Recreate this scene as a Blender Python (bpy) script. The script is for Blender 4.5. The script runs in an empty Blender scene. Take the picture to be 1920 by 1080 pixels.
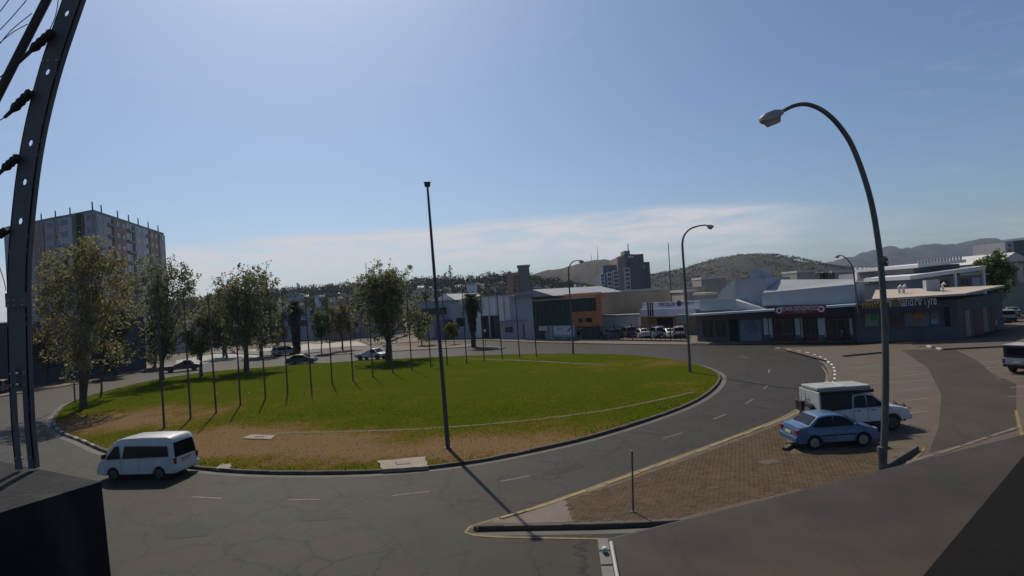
import bpy, bmesh, math, random
import numpy as np
from mathutils import Vector, Matrix
random.seed(7); np.random.seed(7)
R = math.radians
SC = bpy.context.scene
COL = SC.collection

# ------------------------------------------------------------------ camera
EYE = Vector((0, 0, 7.5))
FPX, PITCH, ROLL, SHIFT = 1100.0, R(0.5), R(3.7), 12.4
_f = Vector((0, math.cos(PITCH), math.sin(PITCH)))
_u = Vector((1, 0, 0)).cross(_f)
_r = Vector((1, 0, 0)) * math.cos(ROLL) - _u * math.sin(ROLL)
_u = Vector((1, 0, 0)) * math.sin(ROLL) + _u * math.cos(ROLL)
cd = bpy.data.cameras.new('camera'); cam = bpy.data.objects.new('camera', cd); COL.objects.link(cam)
cd.sensor_width = 36; cd.lens = 36 * FPX / 1920; cd.shift_y = SHIFT / 1920
cd.clip_start = 0.05; cd.clip_end = 30000
cam.matrix_world = Matrix(((_r.x, _u.x, -_f.x, EYE.x), (_r.y, _u.y, -_f.y, EYE.y), (_r.z, _u.z, -_f.z, EYE.z), (0, 0, 0, 1)))
SC.camera = cam

# ------------------------------------------------------------------ light
SUN_EL, SUN_AZ = R(48), R(-20)          # azimuth clockwise from +Y
sdir = Vector((math.sin(SUN_AZ) * math.cos(SUN_EL), math.cos(SUN_AZ) * math.cos(SUN_EL), math.sin(SUN_EL)))
ld = bpy.data.lights.new('sun', 'SUN'); ld.energy = 3.7; ld.angle = R(0.5); ld.color = (1.0, 0.9, 0.75)
lo = bpy.data.objects.new('sun', ld); COL.objects.link(lo)
lo.rotation_euler = (-sdir).to_track_quat('-Z', 'Y').to_euler()
W = bpy.data.worlds.new('World'); SC.world = W; W.use_nodes = True
nt = W.node_tree; N = nt.nodes; L = nt.links
bg = N['Background']; bg.inputs[1].default_value = 0.068
sky = N.new('ShaderNodeTexSky'); sky.sky_type = 'NISHITA'; sky.sun_disc = False
sky.sun_elevation = SUN_EL; sky.sun_rotation = SUN_AZ; sky.altitude = 1650
sky.air_density = 1.15; sky.dust_density = 5.5; sky.ozone_density = 2.0
def wn(t, **k):
    n = N.new(t)
    for a, b in k.items(): setattr(n, a, b)
    return n
def wmath(op, a, b=None, c=None, clamp=False):
    n = N.new('ShaderNodeMath'); n.operation = op; n.use_clamp = clamp
    for i, v in enumerate((a, b, c)):
        if v is None: continue
        if isinstance(v, (int, float)): n.inputs[i].default_value = v
        else: L.new(v, n.inputs[i])
    return n.outputs[0]
tc = N.new('ShaderNodeTexCoord'); sp = N.new('ShaderNodeSeparateXYZ'); L.new(tc.outputs['Generated'], sp.inputs[0])
az = wmath('ARCTAN2', sp.outputs[0], sp.outputs[1]); el = wmath('ARCSINE', sp.outputs[2])
cv = N.new('ShaderNodeCombineXYZ'); L.new(wmath('MULTIPLY', az, 5.0), cv.inputs[0]); L.new(wmath('MULTIPLY', el, 30.0), cv.inputs[1])
nz = N.new('ShaderNodeTexNoise'); nz.inputs['Scale'].default_value = 1.7; nz.inputs['Detail'].default_value = 9; nz.inputs['Roughness'].default_value = 0.62; nz.inputs['Distortion'].default_value = 0.6
L.new(cv.outputs[0], nz.inputs['Vector'])
cv2 = N.new('ShaderNodeCombineXYZ'); L.new(wmath('MULTIPLY_ADD', az, 1.6, 5.3), cv2.inputs[0]); L.new(wmath('MULTIPLY', el, 5.0), cv2.inputs[1])
nz2 = N.new('ShaderNodeTexNoise'); nz2.inputs['Scale'].default_value = 1.3; nz2.inputs['Detail'].default_value = 4
L.new(cv2.outputs[0], nz2.inputs['Vector'])
def ramp(x, a, b):      # smooth 0..1
    n = N.new('ShaderNodeMapRange'); n.interpolation_type = 'SMOOTHSTEP'; n.inputs[1].default_value = a; n.inputs[2].default_value = b
    L.new(x, n.inputs[0]); return n.outputs[0]
wob = wmath('MULTIPLY_ADD', nz2.outputs[0], 0.05, -0.025)
el2 = wmath('ADD', wmath('ADD', el, wob), wmath('MULTIPLY', wmath('MULTIPLY', az, az), 0.11))
band = wmath('MULTIPLY', ramp(el2, 0.035, 0.09), wmath('SUBTRACT', 1.0, ramp(el2, 0.128, 0.146)))
streak = ramp(nz.outputs[0], 0.34, 0.62)
bank = wmath('MULTIPLY', band, wmath('MULTIPLY', wmath('MULTIPLY_ADD', streak, 0.62, 0.33), wmath('MULTIPLY_ADD', wmath('MULTIPLY', ramp(az, -0.95, -0.6), wmath('SUBTRACT', 1.0, ramp(az, 0.3, 0.55))), 0.85, 0.15)))
wisp = wmath('MULTIPLY', wmath('MULTIPLY', ramp(nz.outputs[0], 0.5, 0.75), ramp(nz2.outputs[0], 0.45, 0.7)), wmath('SUBTRACT', 1.0, ramp(el, 0.15, 0.75)))
cl = wmath('ADD', bank, wmath('MULTIPLY', wisp, 0.16), clamp=True)
mx = N.new('ShaderNodeMix'); mx.data_type = 'RGBA'; L.new(cl, mx.inputs[0]); tn = N.new('ShaderNodeMix'); tn.data_type = 'RGBA'; tn.blend_type = 'MULTIPLY'; tn.inputs[0].default_value = 1; tn.inputs[7].default_value = (0.90, 1.04, 1.20, 1); L.new(sky.outputs[0], tn.inputs[6]); L.new(tn.outputs[2], mx.inputs[6])
mx.inputs[7].default_value = (9.4, 9.15, 9.5, 1)
L.new(mx.outputs[2], bg.inputs[0])
SC.view_settings.view_transform = 'Standard'; SC.view_settings.look = 'None'; SC.view_settings.exposure = 0.0; SC.view_settings.gamma = 1.0
SC.view_settings.use_curve_mapping = False
SC.cycles.max_bounces = 6; SC.cycles.diffuse_bounces = 3; SC.cycles.glossy_bounces = 3; SC.cycles.transmission_bounces = 4; SC.cycles.transparent_max_bounces = 8
SC.cycles.volume_bounces = 0
SC.cycles.use_denoising = True

# ------------------------------------------------------------------ survey helpers: sight lines from the camera station to ground and facades
def ray(px, py): return _f + _r * ((px - 960) / FPX) + _u * ((540 - py + SHIFT) / FPX)
def G(px, py, z=0.0):
    d = ray(px, py); t = (z - EYE.z) / d.z; return EYE + d * t
def AT(px, py, Y):
    d = ray(px, py); return EYE + d * (Y / d.y)
def az_of(px, py, D):       # point at horizontal range D along the sight line
    d = ray(px, py); return EYE + d * (D / math.hypot(d.x, d.y))

# ------------------------------------------------------------------ materials
MAT = {}
def M(name, col, rough=0.8, var=0.18, scale=1.2, metal=0.0, bump=0.0, bscale=40, spec=0.4, stain=0.0, sscale=0.6, scol=(0.03, 0.028, 0.025), coat=0.0, detail=5):
    if name in MAT: return MAT[name]
    m = bpy.data.materials.new(name); m.use_nodes = True; t = m.node_tree; n = t.nodes; l = t.links
    b = n['Principled BSDF']; b.inputs['Roughness'].default_value = rough; b.inputs['Metallic'].default_value = metal
    b.inputs['Specular IOR Level'].default_value = spec; b.inputs['Coat Weight'].default_value = coat
    g = n.new('ShaderNodeNewGeometry')
    x = n.new('ShaderNodeTexNoise'); x.inputs['Scale'].default_value = scale; x.inputs['Detail'].default_value = detail; x.inputs['Roughness'].default_value = 0.65
    l.new(g.outputs['Position'], x.inputs['Vector'])
    r = n.new('ShaderNodeMapRange'); r.inputs[1].default_value = 0.25; r.inputs[2].default_value = 0.75; r.inputs[3].default_value = 1 - var; r.inputs[4].default_value = 1 + var
    l.new(x.outputs[0], r.inputs[0])
    mu = n.new('ShaderNodeMix'); mu.data_type = 'RGBA'; mu.blend_type = 'MULTIPLY'; mu.inputs[0].default_value = 1
    mu.inputs[6].default_value = (*col, 1); l.new(r.outputs[0], mu.inputs[7])
    out = mu.outputs[2]
    if stain:
        y = n.new('ShaderNodeTexNoise'); y.inputs['Scale'].default_value = sscale; y.inputs['Detail'].default_value = 6
        mp = n.new('ShaderNodeMapping'); mp.inputs['Scale'].default_value = (1, 1, 0.25); l.new(g.outputs['Position'], mp.inputs[0]); l.new(mp.outputs[0], y.inputs['Vector'])
        q = n.new('ShaderNodeMapRange'); q.inputs[1].default_value = 0.5; q.inputs[2].default_value = 0.72; q.inputs[4].default_value = stain; l.new(y.outputs[0], q.inputs[0])
        m2 = n.new('ShaderNodeMix'); m2.data_type = 'RGBA'; l.new(q.outputs[0], m2.inputs[0]); l.new(out, m2.inputs[6]); m2.inputs[7].default_value = (*scol, 1); out = m2.outputs[2]
    l.new(out, b.inputs['Base Color'])
    if bump:
        z = n.new('ShaderNodeTexNoise'); z.inputs['Scale'].default_value = bscale; z.inputs['Detail'].default_value = 4; l.new(g.outputs['Position'], z.inputs['Vector'])
        bp = n.new('ShaderNodeBump'); bp.inputs['Strength'].default_value = bump; bp.inputs['Distance'].default_value = 0.03; l.new(z.outputs[0], bp.inputs['Height']); l.new(bp.outputs[0], b.inputs['Normal'])
    MAT[name] = m; return m

def asphalt(name, col, crack=0.75, rough=0.62):
    m = M(name, col, rough, 0.16, 0.35, bump=0.35, bscale=55, spec=0.1, stain=0.35, sscale=0.22, scol=tuple(c * 0.62 for c in col))
    t = m.node_tree; n = t.nodes; l = t.links; b = n['Principled BSDF']; src = b.inputs['Base Color'].links[0].from_socket
    g = n.new('ShaderNodeNewGeometry')
    d = n.new('ShaderNodeTexNoise'); d.inputs['Scale'].default_value = 0.9; d.inputs['Detail'].default_value = 9; d.inputs['Roughness'].default_value = 0.72; l.new(g.outputs['Position'], d.inputs['Vector'])
    ad = n.new('ShaderNodeVectorMath'); ad.operation = 'MULTIPLY_ADD'; ad.inputs[1].default_value = (1.6, 1.6, 0); l.new(d.outputs['Color'], ad.inputs[0]); l.new(g.outputs['Position'], ad.inputs[2])
    prev = src
    for sc, w, k in ((0.42, 0.024, crack), (1.1, 0.03, crack * 0.9)):
        v = n.new('ShaderNodeTexVoronoi'); v.feature = 'DISTANCE_TO_EDGE'; v.inputs['Scale'].default_value = sc; l.new(ad.outputs[0], v.inputs['Vector'])
        r = n.new('ShaderNodeMapRange'); r.inputs[1].default_value = 0; r.inputs[2].default_value = w; r.inputs[3].default_value = k; r.inputs[4].default_value = 0; l.new(v.outputs['Distance'], r.inputs[0])
        ms = n.new('ShaderNodeTexNoise'); ms.inputs['Scale'].default_value = 0.16 if sc < 1 else 0.3; ms.inputs['Detail'].default_value = 3; l.new(g.outputs['Position'], ms.inputs['Vector'])
        q = n.new('ShaderNodeMapRange'); q.inputs[1].default_value = 0.40 if sc < 1 else 0.46; q.inputs[2].default_value = 0.54 if sc < 1 else 0.58; l.new(ms.outputs[0], q.inputs[0])
        mm = n.new('ShaderNodeMath'); mm.operation = 'MULTIPLY'; l.new(r.outputs[0], mm.inputs[0]); l.new(q.outputs[0], mm.inputs[1])
        x = n.new('ShaderNodeMix'); x.data_type = 'RGBA'; l.new(mm.outputs[0], x.inputs[0]); l.new(prev, x.inputs[6]); x.inputs[7].default_value = (0.012, 0.011, 0.01, 1); prev = x.outputs[2]
    l.new(prev, b.inputs['Base Color']); return m

def leafmat(name, col, trans=0.35):
    if name in MAT: return MAT[name]
    m = bpy.data.materials.new(name); m.use_nodes = True; t = m.node_tree; n = t.nodes; l = t.links
    b = n['Principled BSDF']; b.inputs['Roughness'].default_value = 0.6; b.inputs['Specular IOR Level'].default_value = 0.15
    g = n.new('ShaderNodeNewGeometry')
    x = n.new('ShaderNodeTexNoise'); x.inputs['Scale'].default_value = 0.9; x.inputs['Detail'].default_value = 4; l.new(g.outputs['Position'], x.inputs['Vector'])
    r = n.new('ShaderNodeValToRGB'); e = r.color_ramp.elements
    e[0].position = 0.3; e[0].color = (col[0] * 0.6, col[1] * 0.62, col[2] * 0.6, 1); e[1].position = 0.72; e[1].color = (col[0] * 1.5, col[1] * 1.35, col[2] * 1.2, 1)
    l.new(x.outputs[0], r.inputs[0])
    rn = n.new('ShaderNodeMix'); rn.data_type = 'RGBA'; rn.blend_type = 'MULTIPLY'; rn.inputs[0].default_value = 1
    q = n.new('ShaderNodeMapRange'); q.inputs[3].default_value = 0.6; q.inputs[4].default_value = 1.4; l.new(g.outputs['Random Per Island'], q.inputs[0])
    l.new(r.outputs[0], rn.inputs[6]); l.new(q.outputs[0], rn.inputs[7])
    l.new(rn.outputs[2], b.inputs['Base Color'])
    tr = n.new('ShaderNodeBsdfTranslucent'); l.new(rn.outputs[2], tr.inputs[0])
    mxs = n.new('ShaderNodeMixShader'); mxs.inputs[0].default_value = trans
    l.new(b.outputs[0], mxs.inputs[1]); l.new(tr.outputs[0], mxs.inputs[2]); l.new(mxs.outputs[0], n['Material Output'].inputs[0])
    MAT[name] = m; return m

# ------------------------------------------------------------------ mesh helpers
def tag(o, label=None, cat=None, group=None, kind=None):
    if label: o['label'] = label
    if cat: o['category'] = cat
    if group: o['group'] = group
    if kind: o['kind'] = kind
    return o
def empty(name, loc=(0, 0, 0), rz=0.0, parent=None):
    o = bpy.data.objects.new(name, None); COL.objects.link(o); o.location = loc; o.rotation_euler = (0, 0, rz); o.empty_display_size = 0.2
    if parent: o.parent = parent
    return o
def link(name, me, mat, parent=None, loc=None, rz=None):
    o = bpy.data.objects.new(name, me); COL.objects.link(o)
    if mat is not None and not me.materials: me.materials.append(mat)
    if parent: o.parent = parent
    if loc is not None: o.location = loc
    if rz is not None: o.rotation_euler = (0, 0, rz)
    return o
class MB:
    def __init__(s): s.v = []; s.f = []
    def add(s, vs, fs):
        k = len(s.v); s.v += [tuple(p) for p in vs]; s.f += [tuple(i + k for i in f) for f in fs]; return s
    def box(s, x0, x1, y0, y1, z0, z1):
        if x0 > x1: x0, x1 = x1, x0
        if y0 > y1: y0, y1 = y1, y0
        if z0 > z1: z0, z1 = z1, z0
        return s.add([(x0, y0, z0), (x1, y0, z0), (x1, y1, z0), (x0, y1, z0), (x0, y0, z1), (x1, y0, z1), (x1, y1, z1), (x0, y1, z1)],
                     [(0, 3, 2, 1), (4, 5, 6, 7), (0, 1, 5, 4), (1, 2, 6, 5), (2, 3, 7, 6), (3, 0, 4, 7)])
    def prism_z(s, poly, z0, z1):      # poly CCW list of (x,y); z may be list
        n = len(poly)
        s.add([(p[0], p[1], z0) for p in poly] + [(p[0], p[1], z1) for p in poly],
              [tuple(reversed(range(n))), tuple(range(n, 2 * n))] + [(i, (i + 1) % n, n + (i + 1) % n, n + i) for i in range(n)]); return s
    def prism_y(s, poly, y0, y1):      # poly in (x,z)
        n = len(poly)
        s.add([(p[0], y0, p[1]) for p in poly] + [(p[0], y1, p[1]) for p in poly],
              [tuple(range(n)), tuple(reversed(range(n, 2 * n)))] + [((i + 1) % n, i, n + i, n + (i + 1) % n) for i in range(n)]); return s
    def prism_x(s, poly, x0, x1):      # poly in (y,z)
        n = len(poly)
        s.add([(x0, p[0], p[1]) for p in poly] + [(x1, p[0], p[1]) for p in poly],
              [tuple(reversed(range(n))), tuple(range(n, 2 * n))] + [(i, (i + 1) % n, n + (i + 1) % n, n + i) for i in range(n)]); return s
    def tube(s, pts, rad, n=8, caps=True):
        pts = [Vector(p) for p in pts]; m = len(pts)
        if not isinstance(rad, (list, tuple)): rad = [rad] * m
        vs = []; ref = None
        for i, p in enumerate(pts):
            d = (pts[min(i + 1, m - 1)] - pts[max(i - 1, 0)])
            d = d.normalized() if d.length > 1e-9 else Vector((0, 0, 1))
            if ref is None: ref = Vector((1, 0, 0)) if abs(d.x) < 0.8 else Vector((0, 1, 0))
            a = (ref - d * ref.dot(d)).normalized(); ref = a; b = d.cross(a)
            for k in range(n):
                t = 2 * math.pi * k / n; vs.append(p + (a * math.cos(t) + b * math.sin(t)) * rad[i])
        fs = [(i * n + k, i * n + (k + 1) % n, (i + 1) * n + (k + 1) % n, (i + 1) * n + k) for i in range(m - 1) for k in range(n)]
        if caps: fs += [tuple(reversed(range(n))), tuple(range((m - 1) * n, m * n))]
        return s.add(vs, fs)
    def lathe_y(s, prof, c=(0, 0, 0), n=20, caps=True):   # prof list of (r, y)
        vs = []; m = len(prof)
        for r, y in prof:
            for k in range(n):
                t = 2 * math.pi * k / n; vs.append((c[0] + r * math.cos(t), c[1] + y, c[2] + r * math.sin(t)))
        fs = [(i * n + k, (i + 1) * n + k, (i + 1) * n + (k + 1) % n, i * n + (k + 1) % n) for i in range(m - 1) for k in range(n)]
        if caps: fs += [tuple(range(n)), tuple(reversed(range((m - 1) * n, m * n)))]
        return s.add(vs, fs)
    def mesh(s, name, smooth=None):
        me = bpy.data.meshes.new(name); me.from_pydata(s.v, [], s.f); me.update()
        if smooth is not None:
            me.polygons.foreach_set('use_smooth', [True] * len(me.polygons)); me.set_sharp_from_angle(angle=R(smooth))
        return me
    def build(s, name, mat, parent=None, smooth=None, bevel=0.0, loc=None, rz=None):
        me = s.mesh(name, smooth); o = link(name, me, mat, parent, loc, rz)
        if bevel:
            b = o.modifiers.new('bevel', 'BEVEL'); b.width = bevel; b.segments = 2; b.limit_method = 'ANGLE'
        return o
def box(name, mat, x0, x1, y0, y1, z0, z1, parent=None, bevel=0.0): return MB().box(x0, x1, y0, y1, z0, z1).build(name, mat, parent, bevel=bevel)
def sheet(name, pts, z, mat, kind='structure', parent=None):
    vs = [(p[0], p[1], z) for p in pts]; me = bpy.data.meshes.new(name); me.from_pydata(vs, [], [tuple(range(len(vs)))]); me.update()
    if me.polygons[0].normal.z < 0: me.flip_normals()
    o = link(name, me, mat, parent)
    if kind: o['kind'] = kind
    return o
def quads(name, V, mat, parent=None):     # V (N,4,3) numpy -> one mesh of quads
    n = len(V); me = bpy.data.meshes.new(name); me.vertices.add(n * 4); me.vertices.foreach_set('co', np.ascontiguousarray(V, dtype=np.float32).ravel())
    me.loops.add(n * 4); me.loops.foreach_set('vertex_index', np.arange(n * 4, dtype=np.int32)); me.polygons.add(n)
    me.polygons.foreach_set('loop_start', np.arange(0, n * 4, 4, dtype=np.int32)); me.update(calc_edges=True); me.validate()
    return link(name, me, mat, parent)
def spline(pts, n, closed=False):       # Catmull-Rom
    P = [Vector(p) for p in pts]; m = len(P); out = []
    segs = m if closed else m - 1
    for i in range(segs):
        if closed: a, b, c, d = P[(i - 1) % m], P[i], P[(i + 1) % m], P[(i + 2) % m]
        else: a, b, c, d = P[max(i - 1, 0)], P[i], P[i + 1], P[min(i + 2, m - 1)]
        for k in range(n):
            t = k / n; out.append(0.5 * ((2 * b) + (c - a) * t + (2 * a - 5 * b + 4 * c - d) * t * t + (3 * b - a - 3 * c + d) * t ** 3))
    if not closed: out.append(P[-1])
    return out
def resample(pts, step, closed=False):
    P = [Vector(p) for p in pts]
    if closed: P = P + [P[0]]
    Ls = [0]
    for a, b in zip(P, P[1:]): Ls.append(Ls[-1] + (b - a).length)
    n = max(1, round(Ls[-1] / step)); out = []; j = 0
    for i in range(n + (0 if closed else 1)):
        s = Ls[-1] * i / n
        while j < len(Ls) - 2 and Ls[j + 1] < s: j += 1
        out.append(P[j].lerp(P[j + 1], (s - Ls[j]) / max(Ls[j + 1] - Ls[j], 1e-9)))
    return out
def offset(pts, d, closed=False):      # left-hand normal offset in xy
    out = []; n = len(pts)
    for i, p in enumerate(pts):
        a = pts[(i - 1) % n] if closed or i else pts[i]; b = pts[(i + 1) % n] if closed or i < n - 1 else pts[i]
        t = (b - a); t.z = 0; t.normalize(); out.append(p + Vector((-t.y, t.x, 0)) * d)
    return out
def strip(name, pts, w, z, mat, closed=False, kind='structure', parent=None):     # flat ribbon centred on pts
    A = offset(pts, w / 2, closed); B = offset(pts, -w / 2, closed); n = len(pts)
    vs = [(p.x, p.y, z) for p in A] + [(p.x, p.y, z) for p in B]; m = n if closed else n - 1
    me = bpy.data.meshes.new(name); me.from_pydata(vs, [], [(i, n + i, n + (i + 1) % n, (i + 1) % n) for i in range(m)]); me.update()
    o = link(name, me, mat, parent)
    if kind: o['kind'] = kind
    return o
def text_mesh(body, size, depth=0.02):
    c = bpy.data.curves.new('lettering', 'FONT'); c.body = body; c.size = size; c.extrude = depth; c.align_x = 'CENTER'; c.align_y = 'CENTER'
    o = bpy.data.objects.new('lettering', c); COL.objects.link(o); bpy.context.view_layer.update()
    me = bpy.data.meshes.new_from_object(o.evaluated_get(bpy.context.evaluated_depsgraph_get())); bpy.data.objects.remove(o); bpy.data.curves.remove(c)
    return me
def lettering(body, size, mat, parent, x, y, z, width=None, name='lettering'):
    me = text_mesh(body, size); o = link(name, me, None, parent); me.materials.clear(); me.materials.append(mat)
    xs = [v.co.x for v in me.vertices]; k = width / (max(xs) - min(xs)) if width else 1
    o.location = (x, y, z); o.rotation_euler = (R(90), 0, 0); o.scale = (k, 1, 1); return o

# palette
m_ground = M('dry_earth', (0.11, 0.082, 0.057), 0.95, 0.25, 0.15, bump=0.3, bscale=8)
m_road = asphalt('asphalt', (0.040, 0.034, 0.027), 1.0)
m_road2 = asphalt('asphalt_dark', (0.066, 0.052, 0.038), 0.3)
m_kerb = M('kerb_concrete', (0.085, 0.077, 0.064), 0.9, 0.3, 2.5, bump=0.3, stain=0.7, sscale=1.2)
m_gutter = M('gutter_concrete', (0.10, 0.092, 0.08), 0.85, 0.25, 0.8, stain=0.6, sscale=0.9, scol=(0.08, 0.075, 0.07))
m_white = M('white_road_paint', (0.135, 0.126, 0.112), 0.8, 0.35, 3, stain=0.85, sscale=3.5, scol=(0.06, 0.056, 0.05))
m_yellow = M('yellow_road_paint', (0.20, 0.145, 0.05), 0.8, 0.35, 3, stain=0.7, sscale=2.5, scol=(0.1, 0.09, 0.075))
m_paver = M('clay_paver', (0.106, 0.074, 0.048), 0.9, 0.35, 3, bump=0.3, spec=.05, stain=0.55, sscale=0.45, scol=(0.088, 0.064, 0.045))
m_joint = M('paving_sand', (0.10, 0.071, 0.047), 0.95, 0.3, 2, bump=0.3)
m_slab = M('pale_concrete', (0.26, 0.215, 0.165), 0.9, 0.2, 1.5, stain=0.35, sscale=1.0, scol=(0.15, 0.12, 0.09))
m_tan = M('paved_verge', (0.135, 0.102, 0.074), 0.9, 0.25, 0.5, stain=0.4, sscale=0.3, scol=(0.09, 0.075, 0.06))
m_lot = M('lot_paving', (0.092, 0.069, 0.047), 0.9, 0.22, 0.6, stain=0.45, sscale=0.25, scol=(0.075, 0.062, 0.05), bump=0.2)
m_lightroad = M('glare_pale_road', (0.21, 0.195, 0.17), 0.7, 0.15, 0.3, stain=0.4, sscale=0.2, scol=(0.09, 0.085, 0.08))  # sun glare off the far asphalt, put into the base colour

# ================================================================== the ground
GS = 16000
sheet('ground', [(-GS, -300), (GS, -300), (GS, GS), (-GS, GS)], 0.0, m_ground)
sheet('road', [(-150, 3), (95, 3), (95, 62), (72, 78), (52, 88), (35, 97), (8, 112), (-20, 112), (-45, 124), (-75, 128), (-150, 118)], 0.004, m_road)

ISL = [(100, 800), (103, 782), (130, 757), (200, 735), (300, 712), (400, 698), (500, 690), (600, 683), (700, 677), (800, 672), (900, 668), (1000, 665.5), (1100, 665), (1200, 669), (1290, 681), (1340, 697), (1352, 711), (1335, 735),
       (1290, 762), (1200, 795), (1100, 825), (1000, 848), (900, 868), (800, 881), (700, 888.5), (600, 890.5), (500, 890), (400, 884), (290, 869), (200, 850), (150, 828), (115, 815)]
isl = spline([G(*p) for p in ISL], 8, True)
isl = resample(isl, 1.0, True)                       # clockwise seen from above starts left, goes far side
area = sum(a.x * b.y - b.x * a.y for a, b in zip(isl, isl[1:] + isl[:1])) / 2
if area < 0: isl.reverse()
for _ in range(2): isl = [(isl[i - 1] + isl[i] * 2 + isl[(i + 1) % len(isl)]) / 4 for i in range(len(isl))]
isl = resample(isl, 1.0, True)
# lawn, slightly domed
def lawn_mat():
    m = bpy.data.materials.new('lawn'); m.use_nodes = True; t = m.node_tree; n = t.nodes; l = t.links; b = n['Principled BSDF']
    b.inputs['Roughness'].default_value = 0.95; b.inputs['Specular IOR Level'].default_value = 0.0
    g = n.new('ShaderNodeNewGeometry')
    def noise(s, d=5, r=0.6):
        x = n.new('ShaderNodeTexNoise'); x.inputs['Scale'].default_value = s; x.inputs['Detail'].default_value = d; x.inputs['Roughness'].default_value = r; l.new(g.outputs['Position'], x.inputs['Vector']); return x.outputs[0]
    at = n.new('ShaderNodeAttribute'); at.attribute_name = 'dry'
    def math_(op, a, b_=None):
        k = n.new('ShaderNodeMath'); k.operation = op
        for i, v in enumerate((a, b_)):
            if v is None: continue
            if isinstance(v, (int, float)): k.inputs[i].default_value = v
            else: l.new(v, k.inputs[i])
        return k.outputs[0]
    s = math_('ADD', at.outputs['Fac'], math_('MULTIPLY', math_('SUBTRACT', noise(0.22, 10, 0.78), 0.5), 2.4))
    s = math_('ADD', s, math_('MULTIPLY', math_('SUBTRACT', noise(2.2, 8, 0.8), 0.5), 1.7))
    r = n.new('ShaderNodeValToRGB'); r.color_ramp.elements[0].position = 0.2; r.color_ramp.elements[0].color = (0.056, 0.074, 0.005, 1)
    e = r.color_ramp.elements[1]; e.position = 1.0; e.color = (0.16, 0.105, 0.055, 1)
    e = r.color_ramp.elements.new(0.48); e.color = (0.085, 0.080, 0.010, 1)
    e = r.color_ramp.elements.new(0.72); e.color = (0.125, 0.082, 0.027, 1)
    l.new(s, r.inputs[0])
    v = n.new('ShaderNodeMapRange'); v.inputs[1].default_value = 0.3; v.inputs[2].default_value = 0.7; v.inputs[3].default_value = 0.7; v.inputs[4].default_value = 1.25; l.new(noise(7, 5, 0.8), v.inputs[0])
    mu = n.new('ShaderNodeMix'); mu.data_type = 'RGBA'; mu.blend_type = 'MULTIPLY'; mu.inputs[0].default_value = 1; l.new(r.outputs[0], mu.inputs[6]); l.new(v.outputs[0], mu.inputs[7]); l.new(mu.outputs[2], b.inputs['Base Color'])
    bp = n.new('ShaderNodeBump'); bp.inputs['Strength'].default_value = 0.6; bp.inputs['Distance'].default_value = 0.05; l.new(noise(14, 4, 0.8), bp.inputs['Height']); l.new(bp.outputs[0], b.inputs['Normal'])
    MAT['lawn'] = m; return m
cen = sum(isl, Vector()) / len(isl)
DRY = []      # (px,py, radius px-x, radius px-y, weight): bare and dry places on the lawn, surveyed on the ground
for px, py, rx, ry, w in [(250, 790, 8, 4, .55), (170, 790, 5, 5, .5), (430, 815, 6, 3, .75), (560, 830, 7, 2.2, .55), (700, 845, 8, 2, .45), (880, 850, 8, 2, .4), (1000, 825, 8, 2, .35), (1150, 790, 7, 2.5, .3), (1230, 680, 9, 4, .45), (1300, 720, 3, 3, .3), (1000, 668, 9, 3, .35), (300, 835, 6, 2, .5), (460, 835, 7, 1.6, .5), (640, 745, 9, 7, .14), (1060, 735, 8, 6, .16), (340, 760, 8, 6, .2), (850, 700, 10, 6, .1)]:
    p = G(px, py, .2); DRY.append((p.x, p.y, rx * 1.15, ry * 1.15, w * 1.2))
def dry(x, y):
    d = 0.0
    for a, b, rx, ry, w in DRY: d += w * math.exp(-(((x - a) / rx) ** 2 + ((y - b) / ry) ** 2))
    return d
def lawn_z(k): return 0.13 + 0.16 * (1 - k ** 2)
vs = [(cen.x, cen.y, lawn_z(0))]; fs = []; NR = 40; n = len(isl)
for k in range(1, NR + 1):
    t = k / NR
    for p in isl: q = cen.lerp(p, t); vs.append((q.x, q.y, lawn_z(t) if k < NR else 0.13))
for i in range(n): fs.append((0, 1 + i, 1 + (i + 1) % n))
for k in range(NR - 1):
    for i in range(n): fs.append((1 + k * n + i, 1 + (k + 1) * n + i, 1 + (k + 1) * n + (i + 1) % n, 1 + k * n + (i + 1) % n))
me = bpy.data.meshes.new('lawn'); me.from_pydata(vs, [], fs); me.update()
a = me.attributes.new('dry', 'FLOAT', 'POINT'); a.data.foreach_set('value', [dry(v[0], v[1]) for v in vs])
lawn = link('lawn', me, lawn_mat()); tag(lawn, 'round green lawn of the traffic circle with dry brown patches', 'lawn', kind='structure')
def on_lawn(px, py):
    p = G(px, py, 0.22)
    return Vector((p.x, p.y, lawn_height(p.x, p.y)))
_isl_ang = np.array([math.atan2(p.y - cen.y, p.x - cen.x) for p in isl]); _isl_rad = np.array([math.hypot(p.y - cen.y, p.x - cen.x) for p in isl])
_o = np.argsort(_isl_ang); _isl_ang = _isl_ang[_o]; _isl_rad = _isl_rad[_o]
def lawn_k(x, y): return math.hypot(x - cen.x, y - cen.y) / float(np.interp(math.atan2(y - cen.y, x - cen.x), _isl_ang, _isl_rad, period=2 * math.pi))
def lawn_height(x, y):
    k = lawn_k(x, y); return lawn_z(min(k, 1))
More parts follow.
